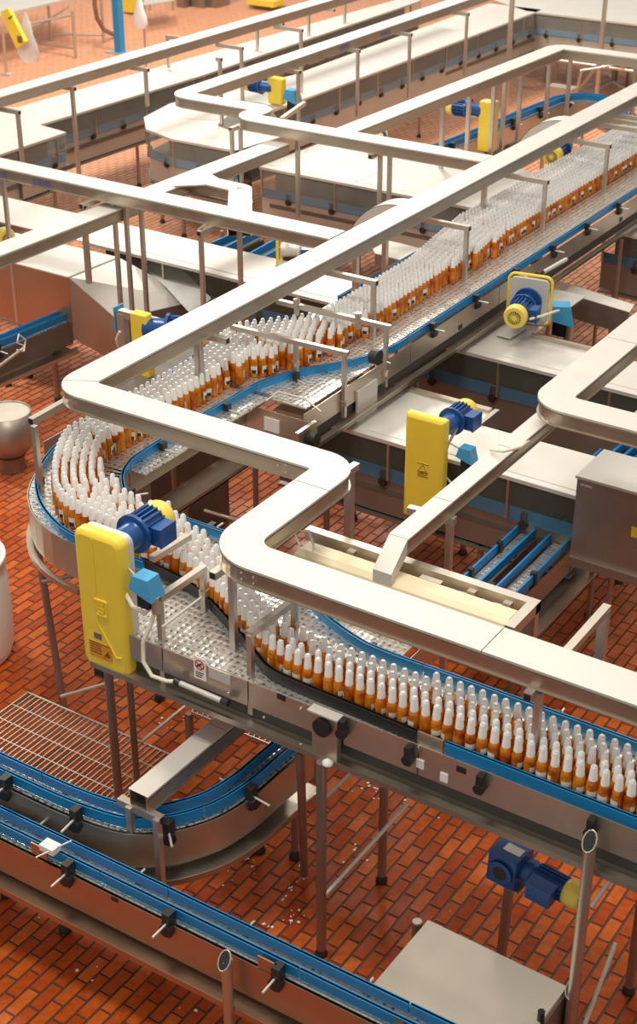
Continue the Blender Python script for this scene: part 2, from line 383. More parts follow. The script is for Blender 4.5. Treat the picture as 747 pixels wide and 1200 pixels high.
for py_ in (136.5, 142.5, 150):
    p = W(730, py_, ZB); arm(T1, (XA, p[1], ZB), (-4.6, p[1], ZB), hole=0)
T2 = tray('straight cable tray marked JUEVES running from the left edge into the serpentine tray', [(-12.6, 10.48), (XA-.14, 10.48)], first=3.0)
arm(T2, (*W(245, 262, ZB), ZB), (*W(234, 272, ZB), ZB)); 
p = W(235, 273, ZB); post(T2, (p[0], 10.2), ZB, 1.36); arm(T2, (p[0], 10.6, ZB), (p[0], 10.17, ZB))
for (px, py) in [((22, 202)), ((146, 232)), ((157, 236)), ((175, 240)), ((284, 268))]:
    p = W(px, py, ZB); post(T2, (p[0], 10.45), ZB, .05)
p = W(95, 242, ZB); arm(T2, (p[0], 10.6, ZB), (p[0], p[1], ZB)); post(T2, (p[0], p[1]+.03), ZB, 1.45, .045)

T3 = tray('straight cable tray crossing the top left corner against the open red floor', [(-12.55, 9.5), (-12.4, 22.5)], first=2.6)
for (px, py, ln) in [(86, 104, 1.4), (172, 82, .45)]:
    p = W(px, py, ZB); post(T3, (p[0]-.02, p[1]), ZB, ZB-ln, .04); arm(T3, (p[0]-.28, p[1], ZB), (p[0]+.03, p[1], ZB))
for (px, py) in [(198, 78), (302, 58), (362, 41), (404, 27)]:
    p = W(px, py, 1.36); post(T3, p, 1.80, 1.35, .04); arm(T3, (p[0]-.02, p[1], 1.80), (p[0]+.5, p[1]-.0, 1.80))
for (ex, ey, sx) in [(285, 57, -12.4), (355, 36, -12.4), (23, 132, -13.2), (260, 70, -11.9)]:
    p = W(ex, ey, ZB-.02); arm(T3, (sx, p[1], ZB-.02), (p[0], p[1], ZB-.02)); post(T3, (p[0]-.03, p[1]), ZB, 1.35, .04)

T4 = tray('serpentine cable tray in the background with two tight bends beside the yellow motor', [(-10.78, 21.5), (-10.78, 13.60), (-9.60, 13.60), (-9.60, 13.22), (XA-.13, 13.22)], r=[0, .16, .12, .16, 0], first=2.2)
for (ex, ey) in [(352, 85), (483, 41), (550, 17), (422, 60)]:
    p = W(ex, ey, ZB); arm(T4, (-10.8, p[1], ZB), (p[0], p[1], ZB)); post(T4, (p[0]-.03, p[1]), ZB, 1.36)
p = W(270, 152, ZB); arm(T4, (-9.7, p[1]+.3, ZB), (p[0]+.0, p[1], ZB)); post(T4, (p[0]+.02, p[1]), ZB, 1.36); post(T4, (p[0]+.10, p[1]+.05), ZB, 1.36)
for (ex, ey) in [(468, 178), (435, 186), (333, 170)]:
    p = W(ex, ey, ZB); post(T4, (p[0], 13.18), ZB, 1.36, .04)
arm(T4, (*W(462, 168, ZB), ZB), (*W(434, 184, ZB), ZB))
arm(T4, (*W(330, 140, ZB), ZB), (*W(357, 121, ZB), ZB), hole=0)
T5 = tray('cable tray branch behind the yellow guard that turns right at the top right corner', [(-8.38, 13.3), (-8.22, 18.22), (-3.5, 18.3)], r=[0, .12, 0], first=1.7, seam=1.5)
for (px, py, zb) in [(520, 112, .05), (551, 100, .05), (593, 85, .05), (580, 92, .05), (612, 78, .05), (645, 66, .05), (670, 60, .05), (747, 66, .6)]:
    p = W(px, py, ZB); post(T5, (p[0], p[1]), ZB, zb, .045)
T6 = tray('low diagonal cable tray passing underneath the JUEVES tray at left', [(-9.20, 8.2), (-9.05, 13.1)], z=2.18, first=2.7)
T6b = tray('short angled cable tray linking the low tray to the JUEVES tray', [(-9.02, 11.53), (-8.42, 11.50), (-7.80, 10.62)], z=2.20, r=[0, .05, 0], wd=.22, first=.62, seam=3)
MB().prism([(-9.0, 11.75), (-8.75, 11.62), (-8.75, 11.42), (-9.0, 11.2)], 2.185, 2.199).obj('flared_joint', M['tray'], T6b)
T7 = tray('cable tray with a rounded corner at the right edge above the steel cabinet', [(-3.69, 11.5), (-3.69, 8.44), (-1.5, 8.44)], r=[0, .16, 0], first=1.85)
arm(T7, (-3.2, 8.44, ZB), (-3.2, 9.3, ZB), hole=0)
T8 = tray('narrow cable tray slanting down left from the rounded corner to the cream light fixture', [(-3.78, 8.75), (-3.78, 6.64)], z=2.15, wd=.125, h=.10, first=.72, seam=.85)
MB().prism([(-3.8425, 6.64), (-3.7175, 6.64), (-3.7175, 6.46), (-3.8425, 6.46)], [2.04, 2.04, 1.92, 1.92], [2.149, 2.149, 2.0, 2.0]).obj('end_drop', M['tray'], T8)
for (a, b) in [((479, 597), (534, 611))]:
    MB().beam(W3(*a, 2.02), W3(*b, 2.02), .05).obj('support_arm', M['tube'], T8)
p = W(528, 614, 2.0); post(T8, p, 2.0, .05, .04)
MB().tube([W3(575, 527, 2.17), W3(590, 529, 2.19), W3(610, 524, 2.18), W3(620, 517, 2.12), W3(617, 512, 2.05)], .012).obj('loose_cable', M['cable'], T8)
T9 = tray('low cable tray reaching over the walkway grating beneath the bottle conveyor', [(-4.365, 4.86), (-4.345, 6.1)], z=1.2, wd=.135, h=.12, first=.72, seam=3)
for (a, z0, z1) in [((152, 945), .0, 1.09), ((184, 960), .0, 1.09)]:
    p = W(*a, 1.09); post(T9, p, z1, z0, .038)
a, b = W(140, 933, 1.10), W(190, 957, 1.10)
arm(T9, (*a, 1.075), (*b, 1.075))
# quarter-circle drop bends beside the serpentine tray
def drop_bend(label, y, x0=XA-.12, R=.42, z=2.35, wd=.22):
    t = thing('cable_tray_bend', label, 'cable tray', (x0-R, y, z-.12-R), 'quarter-circle drop bends of the cable tray')
    for nm, r0, r1, y0, y1, mm in [('side_wall', R-.0, R+.13, y-wd/2, y-wd/2+.006, 'tray'), ('side_wall', R, R+.13, y+wd/2-.006, y+wd/2, 'side'), ('cover_plate', R+.125, R+.13, y-wd/2, y+wd/2, 'tray'), ('inner_plate', R, R+.005, y-wd/2, y+wd/2, 'side')]:
        b = MB(); cx, cz = x0, z-.13-R; n = 12; vs = []
        for i in range(n+1):
            a = PI/2+PI/2*i/n
            for rr, yy in ((r0, y0), (r1, y0), (r1, y1), (r0, y1)): vs.append((cx+rr*math.cos(a), yy, cz+rr*math.sin(a)))
        b.add(vs, [(i*4+k, i*4+(k+1) % 4, i*4+4+(k+1) % 4, i*4+4+k) for i in range(n) for k in range(4)]+[(3, 2, 1, 0), (n*4, n*4+1, n*4+2, n*4+3)])
        b.obj(nm, M[mm], t)
    return t
drop_bend('quarter-circle drop bend beside the long tray, nearer one above the dark covers', W(455, 233, 2.35)[1])
drop_bend('quarter-circle drop bend beside the long tray, farther one before the blue curved guide', W(640, 135, 2.35)[1])

# ------------------------------------------------------------------ parts shared by conveyors
def knob(t, p, n, z, s=1.0, parent=None):
    """black rail clamp outside a guide rail; n = outward direction"""
    n = Vector((n[0], n[1], 0)).normalized(); u = Vector((-n.y, n.x, 0)); p = Vector((p[0], p[1], z))
    b = MB(); b.beam(p+n*.035*s+Vector((0, 0, .03*s)), p+n*.035*s-Vector((0, 0, .085*s)), .036*s, .045*s)
    b.cyl(p+n*.02*s-Vector((0, 0, .05*s)), p+n*.066*s-Vector((0, 0, .05*s)), .030*s, 8)
    o = b.obj('guide_clamp', M['black'], t)
    return o
def rod(t, p, n, z, L=.11):
    n = Vector((n[0], n[1], 0)).normalized(); p = Vector((p[0], p[1], z))
    MB().cyl(p+n*.02, p+n*L, .0075, 6).obj('clamp_rod', M['tray'], t)
def guide(t, path, z0, z1, th=.012, m='blue', gaps=None, side=1, clamps=.62, seg=1.7, start=.3, rods=True, sc=1.0, do_clamp=True):
    L = plen(path); s = 0; k = 0
    while s < L-.02:
        e = min(L, s+seg)
        if L-e < .25: e = L
        b = MB(); sp = sub(path, s+.004, e-.004); b.strip(sp, -th/2, th/2, z0, z1)
        b.strip(sp, -th/2-.006, th/2+.006, z1-.006, z1)
        b.obj('guide_rail', M[m], t); s = e; k += 1
    s = start
    while do_clamp and s < L-.1:
        p, tt = at_s(path, s); n = Vector((-tt.y, tt.x))*side
        knob(t, p, n, (z0+z1)/2, sc)
        if rods: rod(t, p, n, (z0+z1)/2-.02*sc, .14*sc)
        s += clamps
def belt(t, path, w0, w1, z, pitch=.038):
    b = MB(); b.strip(path, w0, w1, z-.012, z-.004); L = plen(path); s = pitch/2; k = 0
    nw = max(1, int(abs(w1-w0)/.085))
    while s < L:
        p, d = at_s(path, s); n = Vector((-d.y, d.x)); h = pitch*.42
        for i in range(nw):
            a0 = w0+(w1-w0)*i/nw+.003; a1 = w0+(w1-w0)*(i+1)/nw-.003; sh = (.012 if (i+k) % 2 else 0)
            q = [p+n*a0-d*h, p+n*a1-d*h, p+n*a1+d*h, p+n*a0+d*h]
            b.add([(v.x, v.y, z) for v in q]+[(v.x, v.y, z-.006) for v in q], [(0, 1, 2, 3), (0, 1, 5, 4), (1, 2, 6, 5), (2, 3, 7, 6), (3, 0, 4, 7)])
        s += pitch; k += 1
    o = b.obj('chain_belt', M['belt'], t); o['kind'] = 'stuff'; return o
def leg(t, x, y, z1, z0=0, r=.024, m='leg', foot=True, sq=False):
    l = (MB().beam((x, y, z0+.05), (x, y, z1), r*2) if sq else MB().cyl((x, y, z0+.05), (x, y, z1), r, 8)).obj('leg', M[m], t)
    if foot: MB().lathe([(.038, z0), (.038, z0+.02), (.026, z0+.04), (.022, z0+.08)], (x, y, 0), 10).obj('foot', M['black'], l)
    return l
def slot(t, x, y, z, dx=.05, dz=.028):
    MB().box((x-dx/2, y-.004, z-dz/2), (x+dx/2, y+.002, z+dz/2)).obj('panel_slot', M['black'], t)

#PART2
# ------------------------------------------------------------------ the bottle conveyor
ZBELT = 1.72
K1 = thing('bottle_conveyor', 'wide elevated steel conveyor carrying rows of amber bottles round the left bend', 'conveyor', (-4.0, 5.8, 0))
belt(K1, [(-6.2, 8.55), (-6.2, 17.8)], -.50, .50, ZBELT)
belt(K1, [(-6.50, 7.05), (-6.50, 8.6)], -.46, .29, ZBELT, .038)
arc = [(-5.80+.68*math.cos(a), 7.05+.68*math.sin(a)) for a in [PI+PI/2*i/14 for i in range(15)]]
belt(K1, arc, -.29, .29, ZBELT, .036)
belt(K1, [(-5.80, 6.36), (-3.45, 6.36)], -.30, .30, ZBELT-.001)
belt(K1, [(-5.22, 5.76), (.5, 5.76)], -.29, .32, ZBELT)
def panel(path, z0, z1, m='panel', o=0, name='side_panel'):
    b = MB(); b.strip(path, o-.003, o+.003, z0, z1); return b.obj(name, M[m], K1)
for y in range(0, 6): panel([(-5.67, 8.47+y*1.6), (-5.67, 8.47+(y+1)*1.6-.01)], 1.535, 1.71)
panel([(-6.72, 8.6), (-6.72, 18)], 1.52, 1.71)
panel([(-6.20, 7.08), (-6.20, 8.5)], 1.51, 1.72); panel([(-6.98, 7.05), (-6.98, 9.3)], 1.51, 1.72)
A = lambda r, n=12, a0=PI, a1=1.5*PI: [(-5.80+r*math.cos(a), 7.05+r*math.sin(a)) for a in [a0+(a1-a0)*i/n for i in range(n+1)]]
panel(A(.40), 1.51, 1.72); panel(A(.98), 1.46, 1.72)
panel([(-5.80, 6.66), (-3.4, 6.66)], 1.52, 1.715); panel([(-5.80, 6.07), (-5.22, 6.07)], 1.56, 1.70)
for i, (a, b) in enumerate([(-5.22, -4.63), (-4.62, -4.03), (-4.02, -3.58), (-3.40, -2.95), (-2.94, -1.7), (-1.69, .5)]): panel([(a, 5.45), (b, 5.45)], 1.565, 1.755 if a > -3.99 else 1.73)
panel([(-5.22, 5.45), (-5.22, 6.07)], 1.565, 1.715)
# end plate of the near lane with a paper sticker
panel([(-6.19, 8.46), (-5.62, 8.46)], 1.44, 1.665, name='end_plate')
MB().box((-6.02, 8.447, 1.50), (-5.88, 8.456, 1.61)).obj('paper_sticker', M['sticker'], K1)
MB().tube([(-6.05, 8.50, 1.70), (-6.0, 8.62, 1.76), (-5.75, 8.62, 1.76), (-5.60, 8.60, 1.70)], .008).obj('wire_hoop', M['tray'], K1)
panel([(-3.4, 6.06), (-3.4, 6.66)], 1.52, 1.715, name='end_plate')
# lower pan with lip, both sides of the lower run
b = MB(); b.box((-5.15, 5.41, 1.445), (.5, 6.10, 1.452)); b.box((-5.15, 5.404, 1.425), (.5, 5.41, 1.462)); b.obj('drip_pan', M['side'], K1)
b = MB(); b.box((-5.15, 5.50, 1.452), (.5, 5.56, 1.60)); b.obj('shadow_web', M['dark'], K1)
b = MB(); b.box((-5.66, 8.2, 1.43), (-5.59, 17, 1.437)); b.box((-5.595, 8.2, 1.42), (-5.59, 17, 1.455)); b.obj('drip_pan', M['side'], K1)
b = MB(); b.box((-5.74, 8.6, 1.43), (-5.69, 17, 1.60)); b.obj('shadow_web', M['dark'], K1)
b = MB(); b.box((-6.16, 7.0, 1.36), (-5.92, 8.35, 1.372)); b.box((-5.925, 7.0, 1.36), (-5.92, 8.35, 1.40)); b.obj('drip_pan', M['side'], K1)
b = MB(); b.strip(A(1.0), -.02, .02, 1.36, 1.40); b.obj('curved_frame', M['side'], K1)
# guide rails
inA = smooth([(-5.70, 17.8), (-5.70, 10.2), (-5.71, 9.8), (-5.84, 9.38), (-6.05, 9.05), (-6.18, 8.72), (-6.215, 8.4), (-6.215, 7.3), (-6.18, 7.04), (-6.09, 6.87), (-5.94, 6.72), (-5.80, 6.655), (-5.5, 6.645), (-5.03, 6.64)])
guide(K1, inA, 1.712, 1.782, side=1, clamps=.78, seg=1.55, start=.35, sc=1.1)
guide(K1, [(-5.03, 6.64), (-4.5, 6.5)], 1.712, 1.782, side=1, clamps=3)
farL = smooth([(-4.5, 6.5), (-4.25, 6.34), (-4.05, 6.21), (-3.74, 6.09), (-3.5, 6.055), (-3.0, 6.06), (.5, 6.06)])
guide(K1, farL, 1.712, 1.782, side=1, clamps=1.15, seg=1.35, start=1.0, sc=.8)
nearB = smooth([(-5.25, 6.07), (-5.17, 6.06), (-4.77, 5.985), (-4.31, 5.755), (-4.1, 5.63), (-3.95, 5.55), (-3.75, 5.525), (-3.40, 5.515), (-2.98, 5.50)])
guide(K1, nearB, 1.70, 1.80, m='black', side=-1, do_clamp=False, seg=5)
b = MB(); b.strip([(-2.98, 5.50), (-2.83, 5.50)], -.006, .006, 1.715, 1.80); b.obj('guide_joint', M['panel'], K1)
guide(K1, [(-2.82, 5.50), (.5, 5.47)], 1.715, 1.80, side=-1, do_clamp=False, seg=1.75)
for (px, py) in [(406, 832), (484, 866), (568, 903), (697, 962)]:
    p = WY(px, py, 5.45); knob(K1, (p.x, 5.45), (0, -1), 1.725, 1.0)
outer = smooth([(-6.95, 9.6), (-6.96, 9.0), (-6.86, 8.3), (-6.82, 7.4), (-6.79, 7.0), (-6.63, 6.62), (-6.42, 6.38), (-6.2, 6.22), (-5.92, 6.10), (-5.6, 6.06), (-5.25, 6.07)])
guide(K1, outer, 1.70, 1.782, side=1, clamps=.7, seg=1.1, rods=False, sc=.8)
guide(K1, [(-6.66, 10.5), (-6.69, 17.8)], 1.712, 1.782, side=-1, clamps=1.2, rods=False)
# bolts, slots, stickers and drive plate on the near panel
for (px, py) in [(330, 817), (541, 902)]:
    p = WY(px, py, 5.447); slot(K1, p.x, 5.447, p.z, .055, .035)
for (px, py, wx, hz) in [(493, 895, .045, .055), (521, 911, .045, .055)]:
    p = WY(px, py, 5.447); MB().box((p.x-wx/2, 5.441, p.z-hz/2), (p.x+wx/2, 5.446, p.z+hz/2)).obj('paper_sticker', M['sticker'], K1)
p = WY(235, 783, 5.447)
st = MB().box((p.x-.042, 5.441, p.z-.075), (p.x+.042, 5.446, p.z+.075)).obj('warning_sticker', M['sticker'], K1, label='white warning sticker with a red prohibition circle')
b = MB(); b.cyl((p.x, 5.4405, p.z+.025), (p.x, 5.4400, p.z+.025), .034, 20)
b.obj('red_ring', M['red'], st)
MB().cyl((p.x, 5.4398, p.z+.025), (p.x, 5.4393, p.z+.025), .025, 20).obj('ring_centre', M['sticker'], st)
MB().beam((p.x-.018, 5.439, p.z+.012), (p.x+.016, 5.439, p.z+.040), .012).obj('hand_symbol', M['ink'], st)
MB().beam((p.x-.022, 5.4385, p.z+.045), (p.x+.022, 5.4385, p.z+.005), .006).obj('red_bar', M['red'], st)
for k in range(3): MB().box((p.x-.03, 5.4385, p.z-.03-k*.014), (p.x+.028-k*.008, 5.4405, p.z-.025-k*.014)).obj('printed_line', M['ink'], st)
p = WY(258, 791, 5.447); MB().box((p.x-.075, 5.441, p.z-.04), (p.x+.075, 5.446, p.z+.03)).obj('name_plate', M['tray'], K1)
for (px, py) in [(247, 770), (247, 777), (268, 812), (300, 800), (310, 840), (353, 830), (353, 872), (393, 868)]:
    p = WY(px, py, 5.447); MB().cyl((p.x, 5.447, p.z), (p.x, 5.438, p.z), .007, 6).obj('bolt', M['tray'], K1)
pl = MB().box((-3.575, 5.405, 1.42), (-3.415, 5.445, 1.755)).obj('drive_plate', M['panel'], K1)
MB().cyl((-3.50, 5.405, 1.675), (-3.50, 5.375, 1.675), .055, 16).obj('bearing_cap', M['black'], pl)
MB().box((-3.59, 5.38, 1.752), (-3.40, 5.445, 1.762)).obj('plate_rim', M['tray'], pl)
MB().lathe([(.03, 0), (.03, .015), (.01, .03)], (-3.46, 5.385, 1.45), 10).obj('bolt_head', M['sticker'], pl)
# drive boxes beside the far run near rail
for yy in (9.75, 8.75+.75):
    pass
p = WX(436, 417, -5.62); MB().cyl((-5.62, p.y, p.z), (-5.55, p.y, p.z), .06, 14).obj('bearing_cap', M['black'], K1)
MB().box((-5.665, p.y-.16, 1.30), (-5.645, p.y+.14, 1.62)).obj('drive_plate', M['tray'], K1)
p = WY(372, 492, 8.30); MB().cyl((-5.56, 8.38, 1.585), (-5.49, 8.38, 1.585), .055, 14).obj('bearing_cap', M['black'], K1)
MB().box((-5.60, 8.25, 1.40), (-5.57, 8.50, 1.67)).obj('drive_plate', M['panel'], K1)
for (yy) in (10.9, 12.6, 14.4): 
    MB().box((-5.668, yy, 1.55), (-5.660, yy+.06, 1.59)).obj('panel_slot', M['black'], K1)
# legs
leg(K1, -3.51, 5.40, 1.43, r=.03); leg(K1, -3.53, 6.12, 1.36, r=.028)
lt = WY(345, 885, 5.75); MB().cyl(W3(352, 880, 1.36), W3(357, 1024, .03), .026, 8).obj('leg', M['leg'], K1)
p = WY(694, 985, 5.37)
leg(K1, p.x, 5.36, 1.64, r=.032, m='tube')
def cut_tube(t, x, y, z, r=.034):
    b = MB(); n = 12; rg = [(x+r*math.cos(2*PI*k/n), y-.02+r*math.sin(2*PI*k/n), z+.045*math.sin(2*PI*k/n)+.02) for k in range(n)]
    b.add(rg, [tuple(range(n))]); b.obj('open_tube_end', M['black'], t)
    b = MB(); b.tube(rg+[rg[0]], .005, 5); b.add(rg+[(x+r*math.cos(2*PI*k/n), y+r*math.sin(2*PI*k/n), z-.03) for k in range(n)], [(k, (k+1) % n, n+(k+1) % n, n+k) for k in range(n)], 0, True); b.obj('cut_rim', M['tube'], t)
cut_tube(K1, p.x, 5.36, 1.66)
leg(K1, p.x+.05, 6.12, 1.36, r=.028)
leg(K1, -5.10, 5.50, 1.50, r=.028, m='leg'); leg(K1, -5.045, 5.62, 1.40, r=.022, m='leg')
q = W(187, 820, 0); leg(K1, q[0], q[1], 1.36, r=.025)
q = W(249, 612, 0.05)
for (x, y) in [(-6.15, 7.6), (-6.15, 8.5), (-5.62, 10.1), (-5.62, 12.3), (-5.62, 14.4), (-6.9, 8.4), (-6.72, 9.8), (-6.72, 12.0), (-6.72, 14.2), (-2.3+.9, 5.40)]: leg(K1, x, y, 1.38, r=.022)
MB().cyl(W3(36, 594, 1.62), W3(76, 835, .0), .026, 8).obj('leg', M['leg'], K1)
MB().cyl(W3(50, 630, 1.45), W3(84, 626, 1.45), .016, 8).obj('brace', M['leg'], K1)
MB().cyl(W3(50, 682, 1.15), W3(84, 675, 1.25), .016, 8).obj('brace', M['leg'], K1)
MB().cyl(W3(72, 816, .25), W3(140, 797, .5), .015, 8).obj('brace', M['tube'], K1)
MB().cyl(W3(376, 940, .9), W3(416, 902, 1.2), .012, 8).obj('brace', M['tray'], K1)
MB().cyl(W3(375, 1056, .35), W3(478, 942, .72), .013, 8).obj('brace', M['tray'], K1)
MB().cyl(W3(165, 870, .6), W3(232, 815, .6), .012, 8).obj('brace', M['tube'], K1)
MB().cyl(W3(686, 1200, .25), W3(722, 1105, .6), .013, 8).obj('brace', M['tray'], K1)
MB().cyl(W3(694, 1062, 1.05), W3(718, 1028, 1.2), .013, 8).obj('brace', M['tray'], K1)
for (a, b) in [((240, 598), (338, 628)), ((206, 626-20), (262, 557))]:
    MB().cyl(W3(*a, .8), W3(*b, .8), .015, 8).obj('brace', M['tube'], K1)
# square tube supports over the belts, each with its posts
def bridge(p0, p1, z, posts, s=.04):
    MB().beam(W3(*p0, z), W3(*p1, z), s).obj('support_bar', M['tube'], K1)
    for (px, py, z0) in posts:
        q = W(px, py, z); MB().beam((*q, z0), (*q, z), s*.8).obj('support_post', M['tube'], K1)
        MB().lathe([(.03, z0+.10), (.03, z0+.14)], (*q, 0), 8).obj('clamp_collar', M['panel'], K1)
bridge((240, 665), (186, 702), 2.0, [(187, 703, 1.46), (238, 667, 1.72)])
bridge((346, 703), (291, 744), 2.0, [(293, 744, 1.47), (345, 705, 1.72)])
bridge((178, 655), (222, 628), 2.02, [])
bridge((325, 353), (458, 384), 2.02, [(453, 383, 1.50), (348, 360, 1.95), (420, 376, 1.95)])
bridge((272, 383), (408, 415), 2.02, [(404, 414, 1.48), (347, 401, 1.72)])
MB().cyl(W3(190, 735, 1.9), W3(236, 700, 1.9), .008, 6).obj('thin_rod', M['tray'], K1)
# conduit along the near panel
MB().cyl(WY(210, 800, 5.40), WY(262, 822, 5.40), .017, 8).obj('conduit', M['tray'], K1)
MB().cyl(WY(205, 797, 5.40), WY(211, 801, 5.40), .022, 8).obj('conduit_joint', M['black'], K1)
MB().cyl(WY(260, 821, 5.40), WY(268, 824, 5.40), .022, 8).obj('conduit_joint', M['black'], K1)
MB().cyl(WX(632, 322, -5.45), WX(664, 304, -5.45), .02, 8).obj('conduit', M['tray'], K1)
MB().cyl(WX(629, 322, -5.45), WX(636, 319, -5.45), .025, 8).obj('conduit_joint', M['black'], K1)

# ------------------------------------------------------------------ single-file curved conveyor
def slim(name, label, path, z, legs=(), w=.10, pan=.22, side_n=-1, clamps=.62, zp=.24, group=None, cat='conveyor', pm='panel', seg=1.3, pan_w=None, rods=True):
    p0 = path[0]; t = thing(name, label, cat, (p0[0], p0[1], 0), group)
    belt(t, path, -w/2-.02, w/2+.02, z-.085, .04)
    guide(t, path, z-.07, z, side=-1, clamps=clamps, seg=seg, start=.25, do_clamp=False)
    t_in = t
    for sg in (-1, 1):
        gp = offs(path, sg*w/2)
    for ch in [c for c in bpy.data.objects if c.parent == t and c.name.startswith('guide_rail')]: bpy.data.objects.remove(ch)
    guide(t, offs(path, -w/2), z-.075, z, side=-1, clamps=clamps, seg=seg, start=.3, rods=rods, sc=1.35)
    guide(t, offs(path, w/2), z-.075, z, side=1, clamps=clamps*1.05, seg=seg*1.15, start=.55, rods=rods, sc=.6)
    for sg in (-1, 1):
        b = MB(); b.strip(path, sg*(w/2+.045)-.003, sg*(w/2+.045)+.003, z-.085-zp, z-.085); b.obj('side_panel', M[pm], t)
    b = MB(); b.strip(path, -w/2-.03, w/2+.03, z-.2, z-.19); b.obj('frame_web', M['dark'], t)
    pw = pan_w or w/2+.12
    b = MB(); b.strip(path, -pw, pw, z-.085-zp-.075, z-.085-zp-.068)
    for sg in (-1, 1): b.strip(path, sg*pw-.003, sg*pw+.003, z-.085-zp-.085, z-.085-zp-.045)
    b.obj('drip_pan', M['side' if pm != 'brown' else 'brown'], t)
    for (x, y) in legs: leg(t, x, y, z-.085-zp-.05, r=.024)
    return t
zc = 1.0
c2 = smooth([(-6.6, 4.83), (-5.6, 4.83), (-5.2, 4.83), (-4.87, 4.835), (-4.62, 4.86), (-4.46, 4.90), (-4.32, 5.00), (-4.22, 5.13), (-4.15, 5.28), (-4.11, 5.50), (-4.10, 5.75), (-4.08, 6.05)])
K2 = slim('curved_conveyor', 'curved single-file conveyor with blue guides bending under the bottle conveyor beside the grating', c2, zc, legs=[W(305, 998), W(212, 1030), (-5.4, 4.75), (-4.1, 6.0)], clamps=.52, group=None)
p = W(268, 952, .9); 
K3 = slim('straight_conveyor', 'straight single-file conveyor with double blue guides crossing the bottom left corner', [(-7.0, 4.58), (-.3, 4.645)], .85, legs=[(-2.9, 4.72), (-4.9, 4.72)], clamps=.70, zp=.24, pm='brown', seg=1.3)
p = WY(266, 1128, 4.44); MB().cyl((p.x, 4.44, 0), (p.x, 4.44, p.z+.02), .030, 8).obj('leg', M['tube'], K3)
cut_tube(K3, p.x, 4.44, p.z+.01)
for (px, py) in [(135, 1053), (324, 1146)]:
    p = WY(px, py, 4.49); slot(K3, p.x, 4.487, p.z, .045, .03)
for (px, py) in [(48, 1000), (315, 1127)]:
    p = WY(px, py, 4.53); MB().box((p.x-.06, 4.516, .775), (p.x+.06, 4.524, .853)).obj('guide_joint', M['brown'], K3)
se = MB(); p = W(60, 996, .88); se.box((p[0]-.07, p[1]-.02, .86), (p[0]+.03, p[1]+.05, .90)); se.obj('sensor_block', M['sticker'], K3)
MB().cyl(W3(42, 1005, .88), W3(84, 985, .90), .005, 6).obj('sensor_rod', M['tray'], K3)

# four-lane blue conveyor leaving under the covered conveyor
K4 = thing('twin_lane_conveyor', 'two narrow blue-railed lanes passing under the covered conveyor behind the cream fixture', 'conveyor', (-3.95, 8.5, 0))
for xx in (-4.13, -4.00, -3.87, -3.72):
    b = MB(); b.box((xx-.008, 7.75, .88), (xx+.008, 10.6, .95)); b.obj('guide_rail', M['blue'], K4)
for xx in (-4.065, -3.795):
    belt(K4, [(xx, 7.75), (xx, 10.6)], -.05, .05, .88)
for x0, x1 in ((-4.16, -3.98), (-3.90, -3.69)):
    b = MB(); b.box((x0, 7.75, .68), (x0+.006, 10.6, .87)); b.box((x1-.006, 7.75, .68), (x1, 10.6, .87)); b.obj('side_panel', M['brown'], K4)
b = MB(); b.box((-4.2, 7.7, .58), (-3.55, 10.6, .59)); b.box((-3.555, 7.7, .58), (-3.55, 10.6, .62)); b.obj('drip_pan', M['side'], K4)
for k, (x, y) in enumerate([(-4.12, 8.3), (-4.12, 8.75), (-3.72, 8.5), (-3.9, 8.2)]):
    MB().box((x-.02, y-.02, .80), (x+.02, y+.02, .97)).obj('guide_clamp', M['black'], K4)
for x, y in [(-4.15, 8.0), (-3.7, 8.2), (-3.7, 10.2)]: leg(K4, x, y, .6)

# blue curved conveyor in the background on the right
zk = 1.3
c5 = smooth([W(508, 172, zk), W(545, 158, zk), W(575, 146, zk), W(610, 131, zk), W(640, 119, zk), W(660, 112, zk), W(690, 110, zk), W(715, 115, zk), W(740, 128, zk)])
K5 = slim('background_curved_conveyor', 'blue-railed curved conveyor in the background right of the yellow guard', c5, zk, legs=[W(590, 245, 0), W(680, 190, 0)], clamps=.75)
K6 = slim('left_edge_conveyor', 'low blue-railed conveyor at the left edge below the brown cover', [W(-40, 412, .95), W(75, 365, .95)], .95, legs=[W(68, 466, 0), W(10, 452, 0)], clamps=1.2, pm='skin_dark')
MB().cyl(W3(5, 448, .3), W3(90, 408, .3), .018, 8).obj('brace', M['tube'], K6)
MB().cyl(W3(-5, 432, .8), W3(28, 408, .85), .018, 8).obj('brace', M['tube'], K6)
MB().tube([W3(28, 405, .9), W3(20, 402, .95), (W3(22, 392, 1.0)), W3(30, 398, .9), W3(28, 412, .85), W3(20, 410, .9)], .008).obj('cable_loop', M['cable'], K6)
zk = .95
K7 = thing('small_conveyor', 'small blue-railed conveyor seen below the JUEVES tray in the centre left', 'conveyor', (*W(290, 285, 0), 0))
for a, b_ in [((248, 284), (290, 266)), ((262, 290), (305, 268)), ((290, 298), (330, 276)), ((310, 300), (345, 280))]:
    pa = W(*a, zk); pb = W(*b_, zk)
    MB().strip([pa, pb], -.01, .01, zk-.09, zk).obj('guide_rail', M['blue'], K7)
    MB().strip([pa, pb], -.05, .05, zk-.35, zk-.12).obj('lane_frame', M['dark'], K7)
for p in (W(262, 330, 0), W(322, 330, 0)): leg(K7, p[0], p[1], zk-.3)
